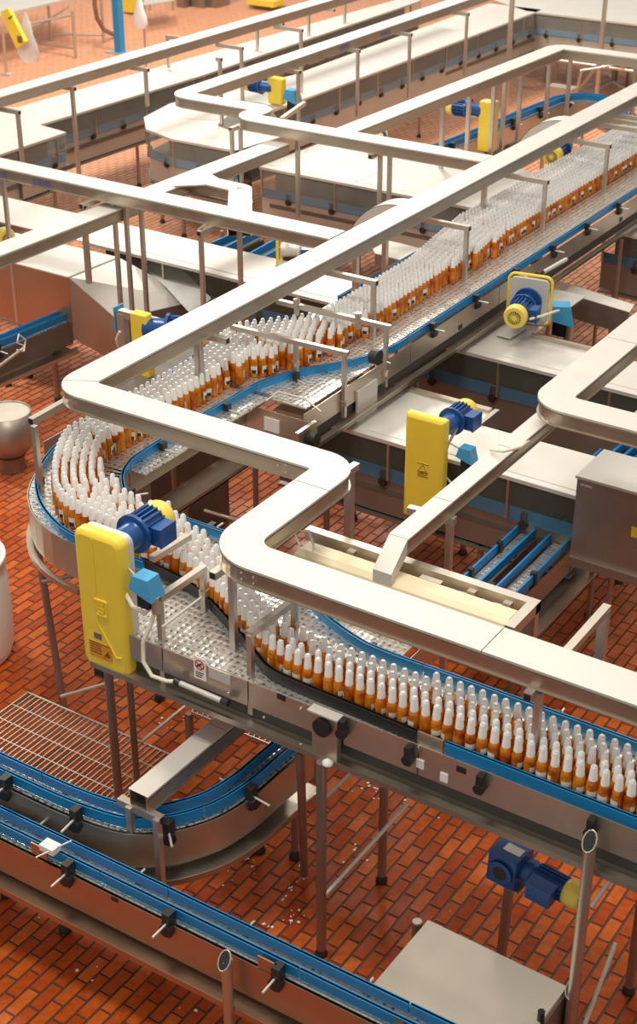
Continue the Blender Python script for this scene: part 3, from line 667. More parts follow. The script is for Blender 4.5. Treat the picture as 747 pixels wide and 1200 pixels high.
# ------------------------------------------------------------------ covered conveyors
def covered(label, poly, edges, z=1.35, group='stainless covered conveyors', hs=.70, legs=(), plates=None, seams=(), m='cover', blue=True, lip=.03, bz=(.34, .27), curt=.36, pm='paneld', drop=None, cu='curtain'):
    """poly: footprint. edges: indices of edges with open sides (screen, guide, panel)."""
    t = thing('covered_conveyor', label, 'conveyor', (*poly[0], 0), group)
    n = len(poly); cx = sum(p[0] for p in poly)/n; cy = sum(p[1] for p in poly)/n
    zs = [z]*n if not drop else drop
    b = MB(); b.prism(poly, [a-.010 for a in zs], zs); b.obj('cover_plate', M[m], t)
    area = sum(poly[i][0]*poly[(i+1) % n][1]-poly[(i+1) % n][0]*poly[i][1] for i in range(n)); sg = 1 if area > 0 else -1
    for i in edges:
        a = Vector(poly[i]); c = Vector(poly[(i+1) % n]); d = (c-a).normalized(); nin = Vector((-d.y, d.x))*sg
        L = (c-a).length; e = [tuple(a), tuple(c)]; za = zs[i]; zb = zs[(i+1) % n]
        def st(o0, o1, z0, z1, s0=0, s1=L):
            q = [(a+d*s0), (a+d*s1)]
            vs = []
            for k, p in enumerate(q):
                zz = za+(zb-za)*(s0 if k == 0 else s1)/L-z
                for oo, hh in ((o0, z0), (o1, z0), (o1, z1), (o0, z1)):
                    r = p+nin*oo; vs.append((r.x, r.y, z+zz+hh))
            bb = MB(); bb.add(vs, [(0, 1, 2, 3), (7, 6, 5, 4), (0, 4, 5, 1), (1, 5, 6, 2), (2, 6, 7, 3), (3, 7, 4, 0)]); return bb
        st(-.002, .002, -lip, 0).obj('cover_edge', M[m], t)
        st(.012, .016, -curt, -lip*.5).obj('plastic_screen', M[cu], t)
        if blue:
            s = 0
            while s < L-.3:
                e1 = min(L, s+1.6); st(.045, .057, -bz[0]-.04, -bz[1], s+.004, e1-.004).obj('guide_rail', M['blue'], t); s = e1
            s = .4
            while s < L-.1:
                r = a+d*s; knob(t, (r+nin*.085), -nin, z-bz[0]+.02, 1.2); s += .62
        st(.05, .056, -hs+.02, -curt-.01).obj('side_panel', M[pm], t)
        st(.02, .10, -hs-.02, -hs).obj('bottom_flange', M['paneld'], t)
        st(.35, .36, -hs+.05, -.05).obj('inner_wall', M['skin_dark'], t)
        s = .02
        while s < L:
            r = a+d*s+nin*.02; MB().beam((r.x, r.y, z-curt), (r.x, r.y, z-.012), .022).obj('cover_post', M['side'], t); s += 1.05
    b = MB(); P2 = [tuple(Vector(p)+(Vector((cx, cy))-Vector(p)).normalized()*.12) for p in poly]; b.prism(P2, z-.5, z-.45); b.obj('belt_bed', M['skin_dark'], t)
    for (p, q) in seams:
        pa = Vector((*p, z)); pb = Vector((*q, z)); MB().beam(pa, pb, .03, .008).obj('cover_seam', M['tray'], t)
    for (x, y) in legs: leg(t, x, y, z-hs, r=.025)
    return t
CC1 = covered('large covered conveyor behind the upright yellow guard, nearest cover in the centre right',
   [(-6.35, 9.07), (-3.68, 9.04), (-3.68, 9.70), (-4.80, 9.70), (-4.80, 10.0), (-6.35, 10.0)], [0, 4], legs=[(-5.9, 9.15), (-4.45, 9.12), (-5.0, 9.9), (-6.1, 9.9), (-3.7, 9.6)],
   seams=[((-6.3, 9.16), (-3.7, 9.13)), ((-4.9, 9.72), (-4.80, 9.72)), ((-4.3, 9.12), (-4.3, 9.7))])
MB().box((-6.2, 9.93, 1.35), (-4.85, 9.99, 1.375)).obj('rear_channel', M['side'], CC1)
MB().box((-4.83, 9.70, 1.10), (-4.79, 10.0, 1.37)).obj('notch_edge', M['side'], CC1)
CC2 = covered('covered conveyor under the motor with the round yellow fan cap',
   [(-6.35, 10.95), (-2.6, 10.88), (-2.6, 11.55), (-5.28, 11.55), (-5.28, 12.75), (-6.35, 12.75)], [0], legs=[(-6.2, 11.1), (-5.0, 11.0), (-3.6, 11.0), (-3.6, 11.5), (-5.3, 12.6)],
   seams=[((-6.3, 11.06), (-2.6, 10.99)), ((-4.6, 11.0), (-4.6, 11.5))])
MB().box((-5.27, 11.53, 1.35), (-4.6, 11.57, 1.385)).obj('rear_channel', M['side'], CC2)
MB().beam(W3(590, 395, 1.37), W3(622, 374, 1.37), .14, .006).obj('loose_plate', M['cover'], CC2)
CC3 = covered('covered conveyor at the right edge just beyond the bottle rows', [(-5.95, 14.66), (-3.6, 14.50), (-3.6, 15.7), (-5.6, 15.7)], [0], legs=[(-5.8, 14.8), (-4.3, 14.7)])
# narrow trough beside it
t = thing('transfer_trough', 'narrow steel transfer trough with an upturned end left of the right edge', 'trough', (*W(690, 360, 1.25), 0))
pa, pb, pc, pd = W(641, 337, 1.25), W(738, 366, 1.25), W(744, 357, 1.25), W(655, 329, 1.25)
MB().prism([pa, pb, pc, pd], 1.235, 1.25).obj('top_plate', M['cover'], t)
for a, c in ((pa, pb),):
    MB().strip([a, c], -.004, .004, 1.02, 1.25).obj('side_plate', M['leg'], t)
MB().tube([(*pb, 1.15), (pb[0]+.08, pb[1]+.10, 1.18), (pb[0]+.16, pb[1]+.30, 1.32)], .06, 8).obj('upturned_end', M['leg'], t)
for (px, py) in [(645, 350), (672, 360), (700, 366), (722, 372)]:
    q = W(px, py, 1.02); leg(t, q[0], q[1], 1.03, r=.02)
BC3 = covered(pm='panelg', cu='curtain2', label='dark-sided covered conveyor crossing behind the long tray in the middle', poly=[(-10.35, 14.53), (-6.75, 14.53), (-6.75, 15.75), (-8.3, 15.85), (-10.29, 15.87)], edges=[0], legs=[(-10.1, 14.7), (-9.0, 14.65), (-7.9, 14.65)],
   seams=[((-10.3, 14.66), (-6.8, 14.66)), ((-9.05, 14.66), (-9.05, 15.8)), ((-7.95, 14.66), (-7.95, 15.8))])
BC4 = covered('long flat covered conveyor running in front of the JUEVES tray', [(-10.35, 11.31), (-7.15, 11.26), (-7.15, 11.98), (-12.3, 11.98), (-12.3, 11.31)], [0], legs=[(-9.6, 11.4), (-8.2, 11.4), (-9.6, 11.9), (-11.2, 11.9)],
   seams=[((-10.3, 11.43), (-7.2, 11.38))])
# chute cover, brown side
BC5 = thing('chute_cover', 'brown-sided sheet metal cover that slopes down towards the yellow guard at left', 'conveyor cover', (-9.8, 10.5, 0), 'sloping chute')
A0 = (-11.6, 10.45); A1 = (-9.76, 10.43); B0 = (-11.6, 11.12); B1 = (-9.72, 11.14)
MB().prism([A0, A1, B1, B0], 1.34, 1.35).obj('cover_plate', M['cover'], BC5)
D0 = W(137, 374, .95); D1 = W(232, 352, .95)
MB().prism([A1, D0, D1, B1], [1.34, .94, .94, 1.34], [1.35, .95, .95, 1.35]).obj('sloping_cover', M['cover'], BC5)
MB().strip([A0, A1], -.004, .004, .70, 1.34).obj('side_plate', M['brown'], BC5)
b = MB(); b.add([(*A1, 1.34), (*D0, .95), (*D0, .45), (*A1, .70)], [(0, 1, 2, 3)]); b.obj('side_plate', M['side'], BC5)
b = MB(); b.add([(*D0, .95), (*D1, .95), (*D1, .45), (*D0, .45)], [(0, 1, 2, 3)]); b.obj('end_plate', M['skin_dark'], BC5)
MB().strip([A0, A1], -.01, .05, .68, .70).obj('bottom_flange', M['leg'], BC5)
MB().beam((*A1, 1.352), (*B1, 1.352), .02, .01).obj('cover_seam', M['tray'], BC5)
MB().prism([(-11.5, 10.6), (-9.9, 10.6), (-9.9, 11.0), (-11.5, 11.0)], .8, .85).obj('belt_bed', M['skin_dark'], BC5)
for p in (W(68, 470, 0), W(137, 430, 0), (-10.6, 10.6)): leg(BC5, p[0], p[1], .7, r=.03)
wr = MB(); P4 = [W(165, 316, 1.15), W(203, 312, 1.15), W(248, 352, 1.10), W(225, 372, 1.0), W(196, 345, 1.05)]
wr.prism(P4, [1.20, 1.22, 1.12, 1.02, 1.12], [1.203, 1.223, 1.123, 1.023, 1.123])
tag(wr.obj('plastic_wrap', M['wrap']), 'clear plastic sheet draped over the sloping chute cover', 'plastic sheet')

# back covered lines
BC1 = covered(pm='panelg', cu='curtain2', label='L-shaped covered conveyor along the back left with a long straight cover', poly=[(-14.9, 13.17), (-13.32, 13.17), (-13.32, 14.42), (-13.85, 14.50), (-13.72, 17.9), (-13.85, 24.6), (-14.25, 24.6), (-14.55, 18.5), (-14.72, 15.0), (-15.4, 14.6)], edges=[0, 1, 3, 4],
    legs=[(-13.5, 13.4), (-13.5, 14.3), (-13.95, 15.3), (-13.9, 16.5), (-14.3, 13.3)], seams=[((-13.9, 14.5), (-13.78, 17.7))])
inner = (-12.9, 15.7)
BC2 = covered(pm='panelg', cu='curtain2', label='octagon-ended covered conveyor in the back centre around a dark opening', poly=[(-12.95, 15.55), (-12.55, 15.10), (-12.0, 14.92), (-11.0, 14.92), (-10.85, 15.9), (-11.72, 16.0), (-11.70, 17.4), (-11.66, 25.0), (-12.7, 25.0), (-12.6, 18.6), (-13.0, 17.0), (-13.1, 16.3)],
    edges=[0, 1, 2, 5, 6], legs=[(-12.6, 15.4), (-12.0, 15.1), (-11.2, 15.1), (-11.8, 17), (-11.8, 19), (-11.8, 21)], seams=[((-12.05, 14.95), (-11.95, 16.0)), ((-12.9, 15.6), (-11.95, 16.0))])
MB().prism([W(255, 146, 1.36), W(268, 151, 1.36), W(300, 152, 1.36), W(335, 152, 1.36), W(318, 128, 1.36), W(290, 126, 1.36), W(272, 131, 1.36)], 1.352, 1.358).obj('dark_opening', M['skin_dark'], BC2)
BC6 = covered(pm='panelg', cu='curtain2', label='wide covered conveyor across the top right corner', poly=[(-11.85, 24.75), (-7.6, 24.75), (-7.6, 27.0), (-13.2, 27.0), (-13.2, 25.6)], edges=[0], legs=[(-11.3, 25), (-9.5, 25), (-8, 25)], seams=[((-9.7, 24.8), (-9.9, 26.9))])
BC7 = covered('low cover beyond the long tray by the small yellow motor', [W(395, 189, 1.3), W(545, 222, 1.3), W(660, 215, 1.3), W(560, 180, 1.3), W(430, 170, 1.3)], [0], z=1.3, legs=[W(500, 260, .2)])
t = thing('transfer_cover', 'flat steel cover strip between the long tray and the bottle rows', 'conveyor cover', (*W(480, 300, 1.2), 0))
MB().prism([W(440, 297, 1.2), W(510, 316, 1.2), W(545, 305, 1.2), W(470, 285, 1.2), W(430, 277, 1.2)], 1.19, 1.20).obj('cover_plate', M['cover'], t)
MB().strip([W(440, 297, 1.2), W(510, 316, 1.2)], -.004, .004, 1.08, 1.20).obj('side_plate', M['side'], t)
for p in ((450, 300), (500, 313)): q = W(*p, 1.1); leg(t, q[0], q[1]+.05, 1.19, r=.02)
t = thing('shelf_plate', 'rust-stained steel shelf plate beside the bottle rows under the long tray', 'shelf', (*W(390, 335, 1.1), 0))
MB().prism([W(330, 330, 1.2), W(405, 345, 1.2), W(425, 334, 1.2), W(360, 318, 1.2)], 1.19, 1.205).obj('plate', M['table'], t)
for p in ((345, 332), (392, 341)): q = W(*p, 1.19); MB().beam((*q, 0), (*q, 1.19), .05).obj('leg', M['tube'], t)

for px, py, lb in ((597, 62, 'tall slim steel post before the wide cover at the top right, left one'), (706, 45, 'tall slim steel post before the wide cover at the top right, right one')):
    q = W(px, py, 1.3); t = thing('steel_post', lb, 'post', (*q, 0), 'tall slim posts in the background')
    MB().beam((*q, 0), (*q, 3.6), .06).obj('shaft', M['tube'], t); MB().lathe([(.07, 0), (.07, .02)], (*q, 0), 10).obj('base', M['leg'], t)
# steel cabinet at the right edge
cab = thing('steel_cabinet', 'dark steel control cabinet with a bright lid at the right edge', 'cabinet', (-3.2, 9.3, .62))
x0, x1, y0, y1 = -3.70, -2.4, 9.12, 9.62
ya = WX(676, 562, x0); y0 = 8.92; x0 = -3.63
b = MB(); b.box((x0, y0, .93), (x1, y0+.46, 1.57)); b.obj('body', M['leg'], cab)
MB().box((x0-.01, y0-.015, 1.57), (x1, y0+.48, 1.59)).obj('lid', M['cover'], cab)
MB().box((x0, y0-.03, .86), (x1, y0+.02, .93)).obj('bottom_rail', M['leg'], cab)
p = WY(746, 624, y0); MB().box((p.x-.035, y0-.006, p.z-.04), (p.x+.15, y0-.001, p.z+.04)).obj('yellow_label', M['yellow'], cab)
MB().box((x0+.03, y0-.008, 1.52), (x0+.12, y0-.001, 1.535)).obj('latch', M['tray'], cab)
for (px, py) in [(714, 773), (679, 755)]:
    q = W(px, py, 0); leg(cab, q[0], y0+.06 if px > 700 else y0+.40, .9, r=.022)

# cream light fixture with its square tube frame
fx = thing('light_fixture', 'long cream fluorescent fixture lying in a square steel frame behind the near tray', 'light fixture', (-3.7, 6.6, 1.9))
dx0, dx1 = -4.42, -2.93
b = MB(); b.box((dx0, 6.44, 1.84), (dx1, 6.66, 1.89)); b.obj('housing', M['cream'], fx)
pr = [(6.45, 1.89), (6.465, 1.92), (6.50, 1.945), (6.60, 1.945), (6.635, 1.92), (6.65, 1.89)]
b = MB(); vs = [(dx0+.02+(.02 if k in (2, 3) else 0), y, z) for k, (y, z) in enumerate(pr)]+[(dx1-.02-(.02 if k in (2, 3) else 0), y, z) for k, (y, z) in enumerate(pr)]
b.add(vs, [(i, i+1, i+7, i+6) for i in range(5)]+[(0, 1, 2, 3, 4, 5), (11, 10, 9, 8, 7, 6)]); b.obj('diffuser', M['cream'], fx)
for k, xx in enumerate((-4.1, -3.28, -3.05)): MB().box((xx-.025, 6.62, 1.925), (xx+.025, 6.66, 1.95)).obj('clip', M['leg'], fx)
for k, xx in enumerate((-3.52,)): MB().box((xx-.09, 6.60, 1.945), (xx+.05, 6.64, 1.949)).obj('printed_label', M['table'], fx)
MB().box((-4.48, 6.70, 1.88), (-2.90, 6.76, 1.95)).obj('frame_bar', M['tube'], fx)
MB().box((-2.96, 6.42, 1.88), (-2.90, 6.76, 1.951)).obj('frame_bar', M['tube'], fx)
for xx in (-4.40, -2.93): MB().beam((xx, 6.73, .0), (xx, 6.73, 1.88), .05).obj('frame_leg', M['tube'], fx)
MB().tube([W3(352, 640, 2.0), W3(345, 622, 2.0), W3(362, 622, 2.05), W3(368, 640, 1.95)], .008).obj('cable', M['cable'], fx)

# sheet-metal table, bottom
zt = .62
tb = thing('sheet_metal_table', 'stained sheet-metal table top at the bottom beyond the blue guides', 'table', (-2.4, 5.2, 0))
c = [W(502, 1078, zt), W(665, 1156, zt), W(600, 1245, zt), W(415, 1180, zt)]
MB().prism(c, zt-.03, zt).obj('table_top', M['table'], tb)
MB().prism([(p[0]*.995, p[1]) for p in c], .35, zt-.03).obj('apron', M['leg'], tb)
q = W(489, 1088, .55); MB().cyl((*q, 0), (*q, .60), .03, 10).obj('corner_post', M['leg'], tb)
MB().cyl((*q, .60), (*q, .605), .026, 10).obj('post_cap', M['table'], tb)
q = W(672, 1166, .6); MB().cyl((*q, 0), (*q, .63), .035, 10).obj('leg', M['leg'], tb)
cut_tube(tb, q[0], q[1], .64)
q = W(634, 1195, .62); MB().cyl((*q, .6), (*q, .68), .02, 8).obj('knob', M['black'], tb)

# walkway grating
zg = .16
gr = thing('walkway_grating', 'galvanised walkway grating lying beside the curved conveyor at lower left', 'grating', (-5.8, 6.0, 0))
gx0, gx1, gy0, gy1 = W(33, 811, zg)[0], W(206, 880, zg)[0]+.02, 4.98, W(33, 811, zg)[1]
def grating(x0, x1, y0, y1, z, par, nm='grating_bars'):
    b = MB(); x = x0
    while x <= x1: b.box((x-.0025, y0, z-.024), (x+.0025, y1, z)); x += .042
    o = b.obj(nm, M['grate'], par); o['kind'] = 'stuff'
    y = y1-.005
    while y > y0: MB().box((x0, y-.003, z-.006), (x1, y+.003, z+.001)).obj('cross_rod', M['grate'], par); y -= .165
    for yy in (y0, y1): MB().box((x0, yy-.004, z-.02), (x1, yy+.004, z+.001)).obj('edge_bar', M['grate'], par)
    for xx in (x0, x1): MB().box((xx-.004, y0, z-.035), (xx+.004, y1, z+.001)).obj('edge_bar', M['grate'], par)
grating(gx0, gx1, gy0, gy1, zg, gr)
for x in (gx0+.05, gx1-.05):
    for y in (gy0+.05, gy1-.05): MB().beam((x, y, 0), (x, y, zg-.035), .03).obj('foot', M['leg'], gr)
g2 = thing('step_grating', 'small raised step grating under the near panel of the bottle conveyor', 'grating', (-4.5, 6.4, 0))
a = W(232, 827, .5); b_ = W(324, 872, .5)
grating(a[0], b_[0], b_[1]-.02, b_[1]+.25, .5, g2)
for (px, py) in [(213, 835), (300, 880)]:
    q = W(px, py, .5); MB().beam((q[0]+.02, q[1]+.05, 0), (q[0]+.02, q[1]+.05, .47), .04).obj('leg', M['leg'], g2)

# white tub, steel hopper
tubc = W(-38, 766, 0)
tb2 = MB(); tb2.lathe([(.30, 0), (.335, .02), (.36, .10), (.375, .40), (.37, .72), (.355, .82), (.375, .84), (.375, .87), (.345, .875), (.34, .80), (.33, .10), (.0, .08)], (tubc[0], tubc[1], 0), 40)
tag(tb2.obj('plastic_tub', M['white']), 'large round white plastic tub standing on the tiles at the left edge', 'tub')
hp = thing('steel_hopper', 'round steel pot on a narrower base at the left edge below the low conveyor', 'hopper', (*W(12, 552, 0), 0))
hc = W(14, 549, 0); R = .235
MB().lathe([(.13, 0), (.14, .02), (.13, .14), (.15, .16)], (*hc, 0), 24).obj('base', M['leg'], hp)
MB().lathe([(.12, .15), (R-.02, .24), (R, .30), (R, .60), (R-.01, .60), (R-.012, .58)], (*hc, 0), 32).obj('bowl', M['leg'], hp)
MB().lathe([(R-.012, .585), (.05, .59), (.001, .592)], (*hc, 0), 32).obj('lid', M['table'], hp)
MB().box((hc[0]+.0, hc[1]-R-.006, .32), (hc[0]+.07, hc[1]-R+.02, .56)).obj('handle_plate', M['black'], hp)
# ------------------------------------------------------------------ motors and guards
def motor(t, L=.42, r=.085, box=True, m='bluemotor', fan='yellowcap', boxside=1, flange=True):
    """axis +Y from origin: gear head, flange, finned body, fan cap; returns nothing (parts local to t at origin)"""
    MB().lathe([(r*.75, 0), (r*.8, .02), (r*.8, L*.36), (r*.95, L*.40)], (0, 0, 0), 20, axis='Y').obj('gear_head', M[m], t)
    if flange: MB().lathe([(r*1.25, L*.38), (r*1.25, L*.43)], (0, 0, 0), 20, axis='Y').obj('flange', M[m], t)
    b = MB(); b.lathe([(r*.9, L*.42), (r*.9, L*.82)], (0, 0, 0), 20, axis='Y')
    for k in range(20):
        a = 2*PI*k/20; c, s = math.cos(a), math.sin(a)
        b.beam((c*r*.95, L*.44, s*r*.95), (c*r*.95, L*.80, s*r*.95), .008, .03*r/.085, up=(c, 0, s))
    b.obj('finned_body', M[m], t)
    f = MB(); f.lathe([(r*1.02, L*.80), (r*1.08, L*.83), (r*1.08, L*.95), (r*.95, L)], (0, 0, 0), 20, axis='Y'); fo = f.obj('fan_cap', M[fan], t)
    MB().lathe([(r*.62, L+.001), (r*.60, L+.004)], (0, 0, 0), 20, axis='Y').obj('fan_grille', M['ink'], fo)
    for k in range(8):
        a = PI*k/8; c, s = math.cos(a)*r*.6, math.sin(a)*r*.6
        MB().beam((-c, L+.006, -s), (c, L+.006, s), .006).obj('grille_bar', M[fan], fo)
    MB().lathe([(r*.2, L+.004), (r*.2, L+.010)], (0, 0, 0), 12, axis='Y').obj('hub', M[fan], fo)
    if box:
        bx = MB(); s = boxside; bx.box((s*r*.8, L*.48, -.06), (s*(r*.8+.085), L*.78, .055)); bo = bx.obj('terminal_box', M[m], t)
        MB().box((s*(r*.8+.085), L*.47, -.065), (s*(r*.8+.095), L*.79, .06)).obj('box_lid', M[m], bo)
def rounded(w, h, r, n=5):
    out = []
    for cx, cz, a0 in ((w/2-r, h/2-r, 0), (-w/2+r, h/2-r, PI/2), (-w/2+r, -h/2+r, PI), (w/2-r, -h/2+r, 1.5*PI)):
        for k in range(n+1): a = a0+PI/2*k/n; out.append((cx+r*math.cos(a), cz+r*math.sin(a)))
    return out
def guard(t, w, h, d, r=.06, tilt=0, back=True, m='yellow', bevel=.03):
    """rounded yellow shell facing -Y, centred at origin in X and Z"""
    b = MB(); n = None; rings = []
    for (ins, y) in ((0, d), (0, bevel*.8), (bevel*.3, bevel*.3), (bevel, 0)):
        rg = rounded(w-2*ins, h-2*ins, max(.01, r-ins*.6)); n = len(rg); rings += [(x, y, z) for x, z in rg]
    b.add(rings, [(i*n+k, i*n+(k+1) % n, (i+1)*n+(k+1) % n, (i+1)*n+k) for i in range(3) for k in range(n)], 0, True)
    b.add(rings[-n:], [tuple(range(n))]); b.add(rings[:n], [tuple(range(n))[::-1]])
    go = b.obj('guard_shell', M[m], t)
    if back:
        rg = rounded(w*.98, h*.98, r); c = MB()
        c.add([(x, d, z) for x, z in rg]+[(x, d+.05, z) for x, z in rg], [(k, (k+1) % n, n+(k+1) % n, n+k) for k in range(n)], 0, True)
        c.add([(x, d+.05, z) for x, z in rg], [tuple(range(n))]); c.obj('back_plate', M['tray'], t)
    return go
def place(t, loc, rot=(0, 0, 0)):
    t.location = loc; t.rotation_euler = rot

# M1 nearest big yellow guard with motor
g1 = thing('drive_unit', 'large rounded yellow drive guard with blue motor at the start of the near bottle run', 'motor drive'); LOCAL.add(g1.name)
gw, gh = .345, .93
go = guard(g1, gw, gh, .075, .055)
# embossed square emblem with an S-shaped line, and crease lines
e = MB(); y = -.004
for p, q in [((-.045, .03), (.045, .03)), ((.045, .03), (.045, -.07)), ((.045, -.07), (-.03, -.07)), ((.02, .005), (-.02, .005)), ((-.025, .005), (-.025, -.012)), ((-.025, -.015), (.02, -.022)), ((.022, -.022), (.022, -.042)), ((.022, -.045), (-.02, -.045))]:
    e.beam((p[0], y, p[1]), (q[0], y, q[1]), .011, .008)
e.obj('embossed_emblem', M['yellow'], go)
e = MB()
for p, q in [((-.03, .43), (-.03, .05)), ((-.03, -.08), (-.03, -.14)), ((-.03, -.14), (.09, -.335)), ((.09, -.335), (.13, -.325))]: e.beam((p[0], -.002, p[1]), (q[0], -.002, q[1]), .010, .006)
e.obj('embossed_crease', M['yellow'], go)
lb = MB().box((-.115, -.004, -.385), (.055, -.001, -.275)).obj('warning_label', M['orange'], go, label='orange warning label with brown print')
for k in range(4): MB().box((-.105, -.006, -.30-k*.018), (-.02, -.003, -.293-k*.018)).obj('printed_line', M['inkbrown'], lb)
MB().box((-.112, -.006, -.283), (.052, -.003, -.276)).obj('printed_bar', M['inkbrown'], lb)
b = MB(); b.beam((.0, -.005, -.36), (.035, -.005, -.31), .018, .003); b.cyl((.03, -.0045, -.345), (.03, -.007, -.345), .015, 8); b.obj('hand_symbol', M['inkbrown'], lb)
MB().box((-.07, -.004, -.25), (-.015, -.001, -.21)).obj('small_label', M['leg'], go)
motor(g1, .46, .098, boxside=1)
for ch in list(bpy.data.objects):
    if ch.parent == g1 and ch.name.split('.')[0] in ('gear_head', 'flange', 'finned_body', 'fan_cap', 'terminal_box'):
        ch.location = (.02, .12, .33)
g1c = WY(118, 706, 5.42)
yt = WY(110, 630, 5.42).z; yb = WY(124, 783, 5.42).z
place(g1, (g1c.x, 5.42, (yt+yb)/2), (0, 0, 0))
for ch in (MB().box((-.17, .075, -.60), (-.10, .14, -.42)), ): ch.obj('mount', M['black'], g1)
# light blue switch box beside it
def switch_box(label, loc, s=1.0, rz=0, cable=None, rod_to=None):
    t = thing('switch_box', label, 'switch', loc, 'light blue safety switches')
    x, y, z = loc
    b = MB(); v = [(-.075, -.05, .0), (.065, -.05, -.04), (.065, .06, -.04), (-.075, .06, .0), (-.055, -.04, .075), (.04, -.04, .075), (.04, .05, .075), (-.055, .05, .075)]
    v = [(x+(p[0]*math.cos(rz)-p[1]*math.sin(rz))*s, y+(p[0]*math.sin(rz)+p[1]*math.cos(rz))*s, z+p[2]*s) for p in v]
    b.add(v, [(3, 2, 1, 0), (4, 5, 6, 7), (0, 1, 5, 4), (1, 2, 6, 5), (2, 3, 7, 6), (3, 0, 4, 7)]); b.obj('housing', M['bluebox'], t)
    MB().box((x-.04*s, y-.03*s, z-.10*s), (x+.03*s, y+.03*s, z-.01*s)).obj('switch_body', M['black'], t)
    MB().cyl((x+.05*s, y, z-.12*s), (x+.05*s, y, z-.03*s), .022*s, 8).obj('cable_gland', M['tube'], t)
    if rod_to: MB().cyl((x-.05*s, y, z+.04*s), rod_to, .006, 6).obj('actuating_rod', M['tray'], t)
    if cable: MB().tube(cable, .011*s, 8).obj('cable', M['cable'], t)
    return t
p = WY(172, 690, 5.45)
switch_box('light blue switch box beside the large yellow guard on a steel post', tuple(p), 1.15, rod_to=tuple(WY(148, 663, 5.5)),
    cable=[WY(182, 715, 5.45), WY(178, 730, 5.42), WY(168, 752, 5.40), WY(168, 775, 5.38), WY(178, 792, 5.37), WY(195, 798, 5.38), WY(209, 799, 5.40)])
cb = MB().tube([WY(182, 625, 5.85), WY(165, 630, 5.75), WY(148, 645, 5.6), WY(139, 662, 5.5), WY(143, 688, 5.46), WY(155, 710, 5.45), WY(170, 719, 5.45), WY(176, 712, 5.45)], .014, 8)
tag(cb.obj('motor_cable', M['cable']), 'cream cable looping from the large yellow guard motor to its switch box', 'cable')

def drive(label, name='drive_unit', group=None):
    t = thing(name, label, 'motor drive', group=group); LOCAL.add(t.name); return t
# M2 upright yellow guard
g2 = drive('tall flat yellow guard with blue motor before the covered conveyor in the centre')
tl = WY(475, 483, 8.85); tr = WY(522, 492, 8.85); bl = WY(472, 604, 8.85)
gw2 = tr.x-tl.x; gh2 = tl.z-bl.z
go = guard(g2, gw2, gh2, .07, .015, back=False, bevel=.03)
lb = MB().box((-.06, -.003, -.06), (.05, -.0005, .06)).obj('warning_print', M['yellow'], go)
MB().beam((-.025, -.005, -.01), (.035, -.005, .0), .022, .003).obj('hand_symbol', M['inkbrown'], lb)
for k, (z, wd_) in enumerate(((.055, .05), (-.035, .04), (-.05, .045))): MB().box((-wd_, -.005, z-.003), (wd_, -.003, z+.003)).obj('printed_line', M['inkbrown'], lb)
for a, c in (((-.045, -.02), (0, .045)), ((0, .045), (.045, -.02)), ((-.045, -.02), (.045, -.02))): MB().beam((a[0], -.004, a[1]), (c[0], -.004, c[1]), .004, .003).obj('triangle_line', M['inkbrown'], lb)
motor(g2, .44, .088, boxside=1)
for ch in list(bpy.data.objects):
    if ch.parent == g2 and ch.name.split('.')[0] in ('gear_head', 'flange', 'finned_body', 'fan_cap', 'terminal_box'):
        ch.location = (gw2*.30, .06, gh2/2-.10)
place(g2, ((tl.x+tr.x)/2, 8.85, (tl.z+bl.z)/2))
for x in (-.12,): MB().beam((x, .03, -gh2/2-.0), (x, .03, -((tl.z+bl.z)/2)), .045).obj('leg', M['leg'], g2)
p = WY(548, 535, 9.0); sb = switch_box('light blue switch box beside the tall flat yellow guard', tuple(p), 1.0, rod_to=tuple(WY(522, 516, 8.95)), cable=[WY(540, 492, 9.1), WY(533, 507, 9.05), WY(526, 520, 9.0), WY(519, 540, 8.95), WY(520, 556, 8.95), WY(530, 567, 8.95), WY(543, 558, 8.98)])

# M3 motor with round yellow fan cap facing the viewer
g3 = drive('blue motor with a round yellow fan cap and yellow-edged mounting plate on a cover')
motor(g3, .46, .098, boxside=-1)
yr = rounded(.36, .42, .05); n = len(yr); b = MB()
b.add([(x, -.02, z) for x, z in yr]+[(x, .02, z) for x, z in yr], [(k, (k+1) % n, n+(k+1) % n, n+k) for k in range(n)]+[tuple(range(n))[::-1], tuple(range(n, 2*n))]); b.obj('mounting_plate', M['tray'], g3)
yr2 = rounded(.40, .46, .06); b = MB()
b.tube([(x, -.03, z) for x, z in yr2]+[(yr2[0][0], -.03, yr2[0][1])], .014, 6); b.obj('guard_edge', M['yellow'], g3)
MB().lathe([(.13, .02), (.13, .05)], (0, 0, 0), 20, axis='Y').obj('motor_flange', M['bluemotor'], g3)
pe = WY(597, 374, 11.1); pg = W3(625, 350, pe.z)
ax = Vector((-.30, -.95, 0)).normalized()
p0 = W3(620, 352, 1.62); g3.location = p0; g3.rotation_euler = (0, 0, PI+.18)
MB().beam((0.0, .0, -.22), (0, .0, -.30), .2, .1).obj('mount', M['tube'], g3)
tag(MB().tube([W3(621, 374, 1.6), W3(636, 370, 1.62), W3(648, 366, 1.6), W3(655, 364, 1.55)], .012).obj('motor_cable', M['cable']), 'cream cable from the motor with the round fan cap to the hanging blue box', 'cable')
bx = switch_box('light blue switch box hanging right of the motor with the round fan cap', tuple(W3(659, 372, 1.35)), 1.7, rz=.5)
q = W(664, 385, 1.2); leg(bx, q[0], q[1], 1.25, r=.02, foot=False)
